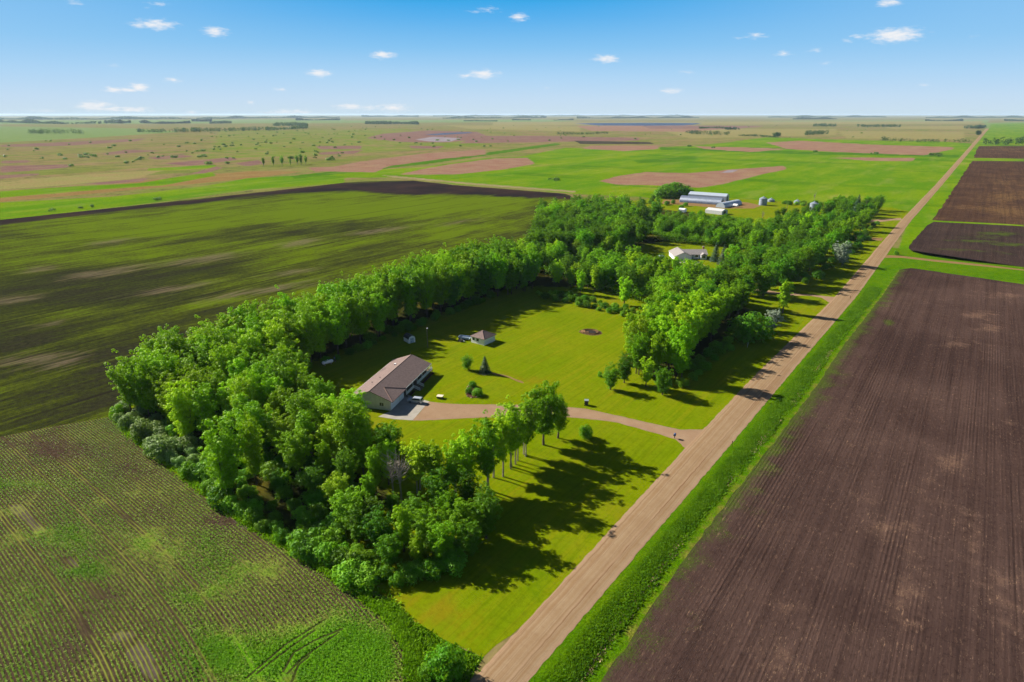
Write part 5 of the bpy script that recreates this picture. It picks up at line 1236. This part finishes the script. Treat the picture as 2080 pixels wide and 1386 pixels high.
rail((9.7, -.8), (14.7, -.8), .8, 0); rail((17.7, -.8), (29.8, -.8), .8, 0); rail((29.9, -.7), (29.9, 2.1), .8, 0); rail((14.7, -.9), (14.7, -2.9), .8, 0, .1); rail((17.7, -.9), (17.7, -2.9), .8, 0, .1)
mb = MB()
for i in range(4): mb.box(14.8, 17.6, -.9 - .5 * (i + 1), -.9 - .5 * i, 0, .64 - .16 * i)
mb.build('steps', WOODG, house)
mb = MB(); mb.box(11, 14, -1.5, -1.0, 0, .2); mb.box(18.4, 29, -1.7, -1.0, 0, .2); mb.build('flower_bed', MULCH, house)

# concrete apron before the garage
pad = [G(*p) for p in [(768, 847), (793.5, 835), (826, 801), (838, 806), (872, 816), (838, 854.5), (800, 852)]]
o = sheet('concrete_pad', pad, .060, CONC)
# ---------------------------------------------------------------- car
def car(name, loc, rz, label, body):
    r = empty(name, loc, rz); tag(r, label, 'car')
    prof = [(-2.3, .35), (-2.34, .75), (-2.28, 1.02), (-2.2, 1.08), (-1.95, 1.62), (-1.7, 1.68), (.35, 1.66), (.55, 1.6), (1.15, 1.08), (1.3, 1.02), (2.1, .92), (2.32, .78), (2.36, .45), (2.25, .32)]
    m2 = MB(); n = len(prof); ws = [.88 if z < 1.1 else .72 for x, z in prof]
    vs = [(x, -w_, z) for (x, z), w_ in zip(prof, ws)] + [(x, w_, z) for (x, z), w_ in zip(prof, ws)]
    m2.add(vs, [tuple(range(n)), tuple(range(2 * n - 1, n - 1, -1))] + [(i, n + i, n + (i + 1) % n, (i + 1) % n) for i in range(n)])
    b = m2.build('body', body, r)
    m2 = MB(); m2.add([(.62, -.66, 1.58), (.62, .66, 1.58), (1.14, .76, 1.12), (1.14, -.76, 1.12)], [(0, 1, 2, 3)]); m2.prism([(.62, -.66, 1.60), (.62, .66, 1.60), (1.16, .76, 1.12), (1.16, -.76, 1.12)], (.02, 0, .02)); m2.build('windscreen', GLASS, r)
    for s in (-1, 1):
        m2 = MB(); m2.prism([(-1.75, s * .885, 1.12), (-1.6, s * .76, 1.56), (.3, s * .75, 1.56), (.92, s * .885, 1.12)], (0, s * .02, 0)); m2.build('side_window', GLASS, r)
        m2 = MB(); m2.box(-2.36, -2.26, s * .62 - .14, s * .62 + .14, .85, 1.1); m2.build('tail_lamp', RED, r)
        m2 = MB(); m2.box(2.18, 2.34, s * .62 - .18, s * .62 + .18, .66, .82); m2.build('headlight', TRIM, r)
        m2 = MB(); m2.tube([(-1.6, s * .62, 1.76), (.2, s * .62, 1.74)], .03, 5); m2.build('roof_rail', DARK, r)
        for x in (-1.45, 1.4):
            m2 = MB(); m2.tube([(x, s * .70, .36), (x, s * .93, .36)], .36, 16); wh = m2.build('wheel', TYRE, r)
            m2 = MB(); m2.tube([(x, s * .925, .36), (x, s * .945, .36)], .21, 10); m2.build('rim', GALV, wh)
    m2 = MB(); m2.prism([(-2.02, -.66, 1.56), (-2.02, .66, 1.56), (-2.24, .76, 1.14), (-2.24, -.76, 1.14)], (-.03, 0, .015)); m2.build('rear_window', GLASS, r)
    return r
cx_, cy_ = G(844, 818)
car('parked_car', (cx_, cy_, .07), HA + pi / 2, 'silver station wagon parked facing the garage on the concrete', SILVER)

# ---------------------------------------------------------------- gas tank and its post
def gas_tank(px, py, rz, label, s=1.0):
    x, y = G(px, py); r = empty('gas_tank', (x, y, .03), rz); r.scale = (s, s, s); tag(r, label, 'gas tank')
    m2 = MB(); pr_ = [(-2.0, .02), (-1.95, .25), (-1.8, .45), (-1.6, .58), (1.6, .58), (1.8, .45), (1.95, .25), (2.0, .02)]
    m2.tube([(x_, 0, 1.0) for x_, q in pr_], [q for x_, q in pr_], 18); m2.build('tank', WHITE, r, smooth=False)
    m2 = MB(); m2.lathe([(.22, 0), (.22, .22), (.1, .3)], 12, (0, 0, 1.55)); m2.build('valve_dome', TRIM, r)
    for q in (-1.1, 1.1):
        m2 = MB(); m2.box(q - .12, q + .12, -.45, .45, 0, .52); m2.build('leg', CONC, r)
gas_tank(666, 741, radians(75), 'white gas tank under the long belt of trees behind the house')
gas_tank(1275, 511, radians(20), 'white gas tank on the shaded lawn left of the white house')
x, y = G(681, 736); r = empty('meter_post', (x, y, .03)); tag(r, 'grey electric meter post standing beside the gas tank', 'post')
m2 = MB(); m2.box(-.09, .09, -.09, .09, 0, 2.6); m2.build('post', WOODG, r); m2 = MB(); m2.box(-.2, .2, -.25, -.09, 1.3, 1.9); m2.build('meter_box', GALV, r)
# ---------------------------------------------------------------- barn shaped shed
x, y = G(832, 694); r = empty('barn_shed', (x, y, .03), radians(96)); tag(r, 'small barn shaped shed with dark roof and white door trim', 'shed')
gp_ = [(-1.35, 0), (-1.35, 1.75), (-1.05, 2.35), (0, 2.8), (1.05, 2.35), (1.35, 1.75), (1.35, 0)]
m2 = MB(); m2.prism([(a, -1.9, b) for a, b in gp_], (0, 3.8, 0)); 
r.rotation_euler = (0, 0, radians(74)); m2.build('wall', WHITE, r, (0, 0, 0), 0)
m2 = MB(); up_ = [(-1.5, 1.62), (-1.15, 2.42), (0, 2.92), (1.15, 2.42), (1.5, 1.62)]; lo_ = [(1.40, 1.62), (1.08, 2.36), (0, 2.82), (-1.08, 2.36), (-1.40, 1.62)]
m2.prism([(a, -2.0, b) for a, b in up_ + lo_], (0, 4.0, 0)); m2.build('roof', DARK, r)
for sgn, yy_ in ((-1, -1.9), (1, 1.9)):
    m2 = MB(); y0, y1 = (yy_ - .05, yy_ - .005) if sgn < 0 else (yy_ + .005, yy_ + .05)
    m2.box(-1.35, -1.2, y0, y1, 0, 1.75); m2.box(1.2, 1.35, y0, y1, 0, 1.75)
    m2.prism([(-1.35, y0, 1.75), (-1.2, y0, 1.75), (-.95, y0, 2.25), (-1.05, y0, 2.35)], (0, y1 - y0, 0)); m2.prism([(1.35, y0, 1.75), (1.05, y0, 2.35), (.95, y0, 2.25), (1.2, y0, 1.75)], (0, y1 - y0, 0)); m2.prism([(-1.05, y0, 2.35), (-.95, y0, 2.22), (.95, y0, 2.22), (1.05, y0, 2.35)], (0, y1 - y0, 0))
    m2.build('trim', TRIM, r)
BLUEW = simple('blue_grey_panel', (.25, .32, .42, 1), .6, .3, .1, 2)
m2 = MB(); m2.box(-.75, .75, -1.96, -1.91, .05, 1.95); d_ = m2.build('door', BLUEW, r)
m2 = MB()
for bx_ in ((-.8, -.68, .05, 2.0), (.68, .8, .05, 2.0), (-.68, .68, 1.88, 2.0), (-.06, .06, .05, 1.88), (-.68, -.06, 1.0, 1.1), (.06, .68, 1.0, 1.1)): m2.box(bx_[0], bx_[1], -1.99, -1.955, bx_[2], bx_[3])
m2.build('frame', TRIM, d_)
# ---------------------------------------------------------------- yard light pole
x, y, h = height_at((869, 706), 666); r = empty('light_pole', (x, y, .03)); tag(r, 'thin yard light pole on the shaded lawn beyond the house', 'pole')
m2 = MB(); m2.tube([(0, 0, 0), (0, 0, h)], [.14, .09], 8); m2.build('pole', WOODG, r); m2 = MB(); m2.tube([(0, 0, h - .3), (.5, -.3, h - .05)], .04, 5); m2.lathe([(.05, .1), (.2, .0), (.22, -.12), (.1, -.2)], 10, (.55, -.33, h)); m2.build('lamp', TRIM, r)
# ---------------------------------------------------------------- white hip roofed garage
x, y = G(983.5, 702.5); r = empty('hip_garage', (x, y, .03), radians(90)); tag(r, 'small white building with brown hip roof and two dark windows', 'garage')
m2 = MB(); m2.box(0, 6.6, 0, 6.2, 0, 2.45); m2.build('wall', WHITE, r)
m2 = MB(); e_ = .45
c4 = [(-e_, -e_, 2.4), (6.6 + e_, -e_, 2.4), (6.6 + e_, 6.2 + e_, 2.4), (-e_, 6.2 + e_, 2.4)]; pk = [(3.0, 3.1, 4.3), (3.6, 3.1, 4.3)]
m2.add(c4 + [(a, b, 2.55) for a, b, c in c4] + pk, [(3, 2, 1, 0), (0, 1, 5, 4), (1, 2, 6, 5), (2, 3, 7, 6), (3, 0, 4, 7), (4, 5, 9, 8), (5, 6, 9), (6, 7, 8, 9), (7, 4, 8)])
rf = m2.build('roof', ROOFM, r)
m2 = MB()
for a, b in ((4, 8), (5, 9), (6, 9), (7, 8)):
    q = [(a_, b_, 2.55) for a_, b_, c in c4]; m2.tube([q[a - 4], pk[b - 8]], .07, 5)
m2.tube(pk, .07, 5); m2.build('hip_cap', CAPL, rf)
for y0, y1 in ((2.4, 3.7), (4.4, 5.6)): window(r, y0, y1, 1.0, 2.15, 0, -1, 'y', 1)
m2 = MB(); m2.box(1.5, 2.4, 6.205, 6.26, .05, 2.05); m2.build('door', TRIM, r)
# things parked in the shade behind it
x, y = G(944, 690); r = empty('cargo_trailer', (x, y, .03), radians(20)); tag(r, 'flat blue grey trailer parked behind the small white building', 'trailer')
m2 = MB(); m2.box(-2.2, 2.2, -1.1, 1.1, .6, .75); m2.box(-2.2, 2.2, -1.1, -1.02, .75, 1.3); m2.box(-2.2, 2.2, 1.02, 1.1, .75, 1.3); m2.box(-2.2, -2.1, -1.02, 1.02, .75, 1.3); m2.build('bed', BLUEW, r)
for s in (-1, 1):
    m2 = MB(); m2.tube([(0, s * 1.1, .35), (0, s * 1.32, .35)], .35, 14); m2.build('wheel', TYRE, r)
m2 = MB(); m2.tube([(2.2, 0, .65), (3.6, 0, .55)], .06, 6); m2.build('drawbar', DARK, r)
x, y = G(936, 694); r = empty('riding_mower', (x, y, .03), radians(-10)); tag(r, 'dark riding mower standing left of the small white building', 'mower')
m2 = MB(); m2.box(-.2, 1.0, -.35, .35, .4, .95); m2.box(-.9, -.2, -.5, .5, .4, .6); m2.build('body', DARK, r); m2 = MB(); m2.box(-.7, -.2, -.28, .28, .6, .75); m2.box(-.8, -.68, -.28, .28, .75, 1.2); m2.build('seat', TYRE, r)
m2 = MB(); m2.box(-.1, .75, -.7, .7, .15, .32); m2.build('mower_deck', DARK, r)
for a, b, q in ((-.6, .5, .42), (-.6, -.62, .42), (.85, .42, .28), (.85, -.54, .28)):
    m2 = MB(); m2.tube([(a, b, q), (a, b + .14, q)], q, 12); m2.build('wheel', TYRE, r)
x, y = G(941, 694.5); r = empty('white_barrel', (x, y, .03)); tag(r, 'short white barrel lying by the dark mower', 'barrel')
m2 = MB(); m2.tube([(-.5, 0, .3), (-.3, 0, .3), (.3, 0, .3), (.5, 0, .3)], [.26, .3, .3, .26], 14); m2.build('drum', WHITE, r); m2 = MB(); m2.tube([(.5, .1, .4), (.56, .1, .4)], .05, 8); m2.build('bung', DARK, r)
# ---------------------------------------------------------------- burn pit and woodpile
x, y = G(1200, 675); r = empty('burn_pit', (x, y, .025)); tag(r, 'round burn pit with a dirt rim in the open lawn', 'burn pit')
m2 = MB(); sg = 28; rg_ = random.Random(5)
ring = [[(q * (1 + rg_.uniform(-.07, .07)) * cos(2 * pi * i / sg) * 1.15, q * (1 + rg_.uniform(-.07, .07)) * sin(2 * pi * i / sg), z_) for i in range(sg)] for q, z_ in ((3.9, .0), (3.3, .14), (2.7, .5), (2.3, .32), (2.0, .03))]
m2.add([p for g_ in ring for p in g_], [(k * sg + i, k * sg + (i + 1) % sg, (k + 1) * sg + (i + 1) % sg, (k + 1) * sg + i) for k in range(4) for i in range(sg)]); m2.build('rim', DIRT, r)
m2 = MB(); m2.lathe([(2.2, .0), (2.1, .06), (1.0, .1), (.1, .12)], 20, (0, 0, .0)); m2.build('ash_bed', ASH, r)
x, y = G(1187, 676); r = empty('firewood_heap', (x, y, .05)); tag(r, 'heap of cut logs on the left rim of the burn pit', 'woodpile')
m2 = MB(); rg_ = random.Random(9)
for i in range(26):
    a = rg_.uniform(0, pi); L = rg_.uniform(.35, .7); px_, py_ = rg_.gauss(0, .65), rg_.gauss(0, .6); z_ = .2 + .55 * math.exp(-(px_ ** 2 + py_ ** 2)) * rg_.random()
    m2.tube([(px_ - cos(a) * L, py_ - sin(a) * L, z_), (px_ + cos(a) * L, py_ + sin(a) * L, z_ + rg_.uniform(-.12, .2))], rg_.uniform(.1, .18), 7)
m2.build('logs', LOGM, r)
# ---------------------------------------------------------------- flower bed
fb = [G(*p) for p in [(947, 801), (949, 806), (957, 809), (968, 808), (976, 804), (975, 797), (968, 790), (960, 784), (952, 784), (948, 790)]]
x, y = G(961, 800); r = empty('flower_bed', (x, y, .03)); tag(r, 'small stone edged flower bed in the lawn by the driveway', 'flower bed')
m2 = MB(); c_ = [(a - x, b - y) for a, b in ragged(fb, 1, .05, 3)]; m2.prism([(a, b, 0) for a, b in c_], (0, 0, .1)); m2.build('mulch', MULCH, r)
m2 = MB()
for i, (a, b) in enumerate(c_): m2.blob((a, b, .12), (.26, .24, .18), i, .2, 7, 5)
m2.build('stone_edge', STONE, r)
x_, y_ = G(961.5, 802); bo = MB(); bo.blob((0, 0, .4), (.55, .5, .55), 4, .18, 9, 6); o = bo.build('boulder', STONE, None, (x_, y_, .1)); tag(o, 'pale boulder standing in the flower bed', 'rock')
for b, top, k, lab, wd in (((969, 803.5), 787, 's1', 'round yellow green shrub on the right of the flower bed', 1.0), ((952, 799), 786, 's2', 'green leafy shrub on the left of the flower bed', 1.0), ((960, 786), 774, 'd1', 'dark shrub at the back of the flower bed', 1.0)):
    x, y, h = height_at(b, top); place('leafy_shrub', SHRUB[k][::-1], x, y, h, 3.2, lab, 'shrub', None, names=('foliage', 'stem'), wide=wd)
# ---------------------------------------------------------------- small things about the drive
x, y = G(894, 809); r = empty('picnic_table', (x, y, .03), radians(25)); tag(r, 'cream topped low table on the lawn beside the driveway', 'table')
m2 = MB(); m2.box(-.95, .95, -.75, .75, .72, .80); m2.build('top', simple('cream_paint', (.62, .54, .42, 1), .7, .3, .1, 2), r)
for a in (-.75, .75):
    m2 = MB(); m2.box(a - .07, a + .07, -.6, .6, 0, .72); m2.build('leg', WOODG, r)
x, y = G(1191, 823); r = empty('rubbish_bin', (x, y, .03), radians(30)); tag(r, 'dark square rubbish cart with pale lid beside the driveway', 'bin')
m2 = MB(); m2.add([(-.45, -.45, .1), (.45, -.45, .1), (.45, .45, .1), (-.45, .45, .1), (-.58, -.58, 1.5), (.58, -.58, 1.5), (.58, .58, 1.5), (-.58, .58, 1.5)], [(3, 2, 1, 0), (4, 5, 6, 7), (0, 1, 5, 4), (1, 2, 6, 5), (2, 3, 7, 6), (3, 0, 4, 7)]); m2.build('body', DARK, r)
m2 = MB(); m2.box(-.62, .62, -.62, .62, 1.5, 1.6); m2.build('lid', GALV, r)
for s in (-1, 1):
    m2 = MB(); m2.tube([(-.5, s * .5, .15), (-.5, s * .6, .15)], .15, 10); m2.build('wheel', TYRE, r)
x, y = G(1370, 891); r = empty('mailbox', (x, y, .03), radians(10)); tag(r, 'blue mailbox on a short post where the driveway meets the road', 'mailbox')
m2 = MB(); m2.box(-.07, .07, -.07, .07, 0, .9); m2.build('post', WOODB, r)
m2 = MB(); pf = [(-.28, 0), (-.28, .34)] + [(-.28 * cos(pi * i / 6), .34 + .24 * sin(pi * i / 6)) for i in range(1, 6)] + [(.28, .34), (.28, 0)]; m2.prism([(a, -.42, .85 + b) for a, b in pf], (0, .84, 0)); bxo = m2.build('box', BLUEB, r)
m2 = MB(); m2.box(.285, .32, -.1, .1, 1.1, 1.45); m2.build('flag', RED, bxo)
for (px, py), top, lab in (((1487, 909), 895, 'leaning brown marker post at the ditch edge across from the driveway'), ((1727, 607), 601, 'short dark marker post at the ditch edge past the second driveway')):
    x, y, h = height_at((px, py), top); r = empty('marker_post', (x, y, .03)); r.rotation_euler = (radians(6), radians(-7), radians(40)); tag(r, lab, 'post')
    m2 = MB(); m2.tube([(0, 0, -.1), (0, 0, h)], .07, 7); m2.build('post', WOODB, r); m2 = MB(); m2.box(-.1, .1, -.1, -.06, h - .35, h - .05); m2.build('plate', WOODB, r)
x, y, h = height_at((1518, 706), 696); r = empty('stake', (x, y, .03)); tag(r, 'pale thin stake in the shaded lawn by the silvery tree', 'stake'); m2 = MB(); m2.tube([(0, 0, -.1), (.05, 0, h)], .05, 6); m2.build('shaft', TRIM, r); m2 = MB(); m2.lathe([(.06, 0), (.08, .05), (.02, .12)], 7, (.05, 0, h - .02)); m2.build('cap', TRIM, r)

# ---------------------------------------------------------------- the white house among the trees
fx_, fy_ = G(1371, 530.5); ha_ = radians(126); hx, hy = fx_ + 9.5 * sin(ha_), fy_ - 9.5 * cos(ha_); r = empty('white_house', (hx, hy, .04), ha_); tag(r, 'white L shaped house with grey roof and chimney among the trees', 'house')
# wing A: gable end facing the viewer's right, long white side on the left; local x runs away from the viewer
m2 = MB(); m2.box(0, 15, 0, 9.5, 0, 2.7); m2.box(5.5, 14.5, -10.5, 0, 0, 2.7)
m2.prism([(.02, 0, 2.7), (.02, 9.5, 2.7), (.02, 4.75, 4.9)], (.2, 0, 0)); m2.prism([(14.78, 0, 2.7), (14.78, 9.5, 2.7), (14.78, 4.75, 4.9)], (.2, 0, 0)); m2.prism([(5.5, -10.48, 2.7), (14.5, -10.48, 2.7), (10, -10.48, 4.6)], (0, .2, 0))
m2.box(3.4, 5.5, -9.6, -6.4, 0, 2.6); m2.build('wall', WHITE, r)
m2 = MB(); gable_roof(m2, -.4, 15.4, -.5, 10.0, 2.55, 4.95)
rf = m2.build('roof', GREYROOF, r)
m2 = MB()
for p in ([(5.0, -10.9, 2.5), (10, -10.9, 4.68), (10, -10.9, 4.84), (5.0, -10.9, 2.66)], [(15.0, -10.9, 2.5), (15.0, -10.9, 2.66), (10, -10.9, 4.84), (10, -10.9, 4.68)]): m2.prism(p, (0, 15.0, 0))
m2.prism([(3.1, -9.9, 2.45), (3.1, -6.1, 2.45), (3.1, -8.0, 3.7)], (4.0, 0, 0)); m2.build('wing_roof', GREYROOF, rf)
m2 = MB(); m2.box(11.6, 12.5, -10.3, -9.4, 3.4, 6.0); ch = m2.build('chimney', simple('brick', A(176, 130, 104), .9, .1, .2, 4), rf); m2 = MB(); m2.box(11.5, 12.6, -10.4, -9.3, 6.0, 6.15); m2.build('cap', CONC, ch)
m2 = MB(); m2.tube([(12, 6.5, 4), (12, 6.5, 5.6)], .1, 7); m2.build('vent_pipe', GALV, rf)
window(r, -9.0, -7.0, .9, 2.3, 3.4, -1, 'y'); window(r, -5.4, -3.6, 1.0, 2.3, 5.5, -1, 'y')
for a in (2.4, 4.4, 8.0, 11.6): window(r, a, a + 1.0, 1.3, 2.2, 9.5, 1, 'x', 1)
m2 = MB(); m2.box(-.06, .02, 2.2, 7.4, .02, 2.2)
for q in range(1, 4): m2.box(-.08, -.05, 2.3, 7.3, q * .55 - .02, q * .55 + .02)
m2.build('garage_door', TRIM, r)
m2 = MB(); m2.box(5.44, 5.52, -2.4, -1.4, .1, 2.15); dr = m2.build('door', BLUEW, r)
sheet('concrete_pad', [G(*p) for p in [(1378, 534), (1392, 535), (1424, 540), (1420, 532), (1398, 527), (1380, 528)]], .060, CONC)
x, y = G(1349, 529); r = empty('garden_shed', (x, y, .04), radians(126)); tag(r, 'small white shed with hipped white roof beside the white house', 'shed')
m2 = MB(); m2.box(0, 3, 0, 2.6, 0, 2.1); m2.build('wall', WHITE, r)
m2 = MB(); q = [(-.3, -.3, 2.05), (3.3, -.3, 2.05), (3.3, 2.9, 2.05), (-.3, 2.9, 2.05)]; m2.add(q + [(a, b, 2.17) for a, b, c in q] + [(1.2, 1.3, 2.8), (1.8, 1.3, 2.8)], [(3, 2, 1, 0), (0, 1, 5, 4), (1, 2, 6, 5), (2, 3, 7, 6), (3, 0, 4, 7), (4, 5, 9, 8), (5, 6, 9), (6, 7, 8, 9), (7, 4, 8)]); m2.build('roof', WMETAL, r)
m2 = MB(); m2.box(-.04, .01, .8, 1.7, .05, 1.9); m2.build('door', BLUEW, r)

# ---------------------------------------------------------------- arched barns, bins
def arch_barn(name, a, b, width, rise, wallh, material, label, ribs=0, open_=0.0, flat=False):
    """a,b photo points: near-left and near-right foot of the long side; the barn stands behind that line"""
    A_, B_ = Vector(G(*a)), Vector(G(*b)); d = B_ - A_; L = d.length
    r = empty(name, (A_.x, A_.y, .04), atan2(d.y, d.x)); tag(r, label, 'barn')
    n = 18; pf = [(0, 0)]
    if flat: pf += [(0, wallh), (width / 2, wallh + rise), (width, wallh)]
    else: pf += [(width / 2 - width / 2 * cos(pi * i / n), wallh + rise * sin(pi * i / n)) for i in range(n + 1)]
    pf.append((width, 0))
    m2 = MB(); k = len(pf)
    nx = max(2, int(L / .9)) if ribs else 1
    vs = []; 
    for j in range(nx * 2 + 1 if ribs else 2):
        x_ = L * j / (nx * 2 if ribs else 1); e_ = ribs * (j % 2)
        for (u_, z_) in pf:
            c_ = Vector((u_ - width / 2, z_ - 0)); q = c_.normalized() * e_ if c_.length > 0 else c_
            vs.append((x_, u_ + q.x, max(0, z_ + q.y)))
    m_ = nx * 2 if ribs else 1
    fs = [(j * k + i, (j + 1) * k + i, (j + 1) * k + i + 1, j * k + i + 1) for j in range(m_) for i in range(k - 1)]
    m2.add(vs, fs); m2.build('roof', material, r)
    for x_, nm in ((.05, 'end_wall'), (L - .25, 'end_wall')):
        m2 = MB(); m2.prism([(x_, u_ * .996 + .002 * width, z_ * .995) for u_, z_ in pf], (.2, 0, 0)); ew = m2.build(nm, material, r)
        if x_ > 1:
            m2 = MB(); m2.box(x_ + .2, x_ + .26, width * .30, width * .70, 0, (wallh + rise) * .62); m2.build('door', DARK if open_ else TRIM, ew)
    return r
arch_barn('steel_barn', (1397, 404), (1474, 409.5), 11, 2.2, 4.6, WMETAL, 'largest pale blue shed with low pitched roof at the back of the barn yard', 0, 1, True)
arch_barn('quonset_barn', (1380, 411), (1464, 417), 11.5, 5.4, .4, BLUEMETAL, 'long ribbed grey arched barn in front of the pale blue shed', .14, 1)
arch_barn('quonset_barn', (1472, 423), (1507, 416), 9, 3.8, .5, WMETAL, 'smooth pale arched barn right of the ribbed one', 0)
arch_barn('machine_shed', (1432, 433), (1466, 437), 10, 1.4, 3.0, simple('dull_white_metal', (.5, .5, .5, 1), .6, .3, .1, 1), 'white roofed shed half hidden by trees before the ribbed barn', 0, 1, True)
arch_barn('storage_shed', (1378, 431), (1390, 432), 6, .8, 2.4, WHITE, 'small white shed showing between treetops left of the barns', 0, 0, True)
x, y = G(1494, 421); r = empty('fuel_tank', (x, y, .04), radians(-10)); tag(r, 'white round ended tank before the smooth arched barn', 'tank'); m2 = MB(); m2.tube([(q, 0, 1.6) for q in (-2.6, -2.4, -2, 2, 2.4, 2.6)], [.3, .9, 1.3, 1.3, .9, .3], 16); m2.build('tank', WHITE, r); m2 = MB(); m2.box(-1.6, -1.3, -.9, .9, 0, .8); m2.box(1.3, 1.6, -.9, .9, 0, .8); m2.build('cradle', DARK, r)
def grain_bin(px, by, rad, hw, label):
    x, y = G(px, by); r = empty('grain_bin', (x, y, .04)); tag(r, label, 'grain bin')
    pf = []
    for i in range(int(hw / .45)): pf += [(rad, i * .45 + .01), (rad + .05, i * .45 + .22)]
    pf += [(rad, hw)]
    m2 = MB(); m2.lathe(pf, 28); m2.build('wall', GALV, r)
    m2 = MB(); m2.lathe([(rad + .15, hw - .05), (rad + .15, hw + .05), (.5, hw + rad * .5), (.5, hw + rad * .5 + .35), (.05, hw + rad * .5 + .5)], 28); m2.build('roof', GALV, r)
    m2 = MB(); m2.tube([(rad + .12, -.3, 0), (rad + .12, -.3, hw)], .04, 4); m2.tube([(rad + .12, .3, 0), (rad + .12, .3, hw)], .04, 4)
    for q in range(1, int(hw / .5)): m2.tube([(rad + .12, -.3, q * .5), (rad + .12, .3, q * .5)], .03, 4)
    m2.build('ladder', GALV, r)
grain_bin(1549, 417, 3.5, 6.0, 'grey steel grain bin at the right end of the barn yard')
grain_bin(1652, 428, 3.5, 6.0, 'steel grain bin standing alone between trees near the bare spiky tree')
grain_bin(1566, 410, 3.2, 1.8, 'low wide steel bin just behind the barn yard bin')
grain_bin(1619, 413, 3.0, 1.8, 'steel bin whose roof just shows over the trees')
for (px, by), top, lab in (((1756, 436), 394, 'power pole among the far roadside trees'), ((1597, 436), 398, 'power pole beside the low steel bin')):
    x, y, h = height_at((px, by), top); h = min(h, 12); r = empty('power_pole', (x, y, .03), radians(20)); tag(r, lab, 'pole')
    m2 = MB(); m2.tube([(0, 0, 0), (0, 0, h)], [.16, .1], 7); m2.build('pole', WOODG, r); m2 = MB(); m2.box(-1.1, 1.1, -.06, .06, h - .9, h - .75); m2.build('crossarm', WOODG, r)
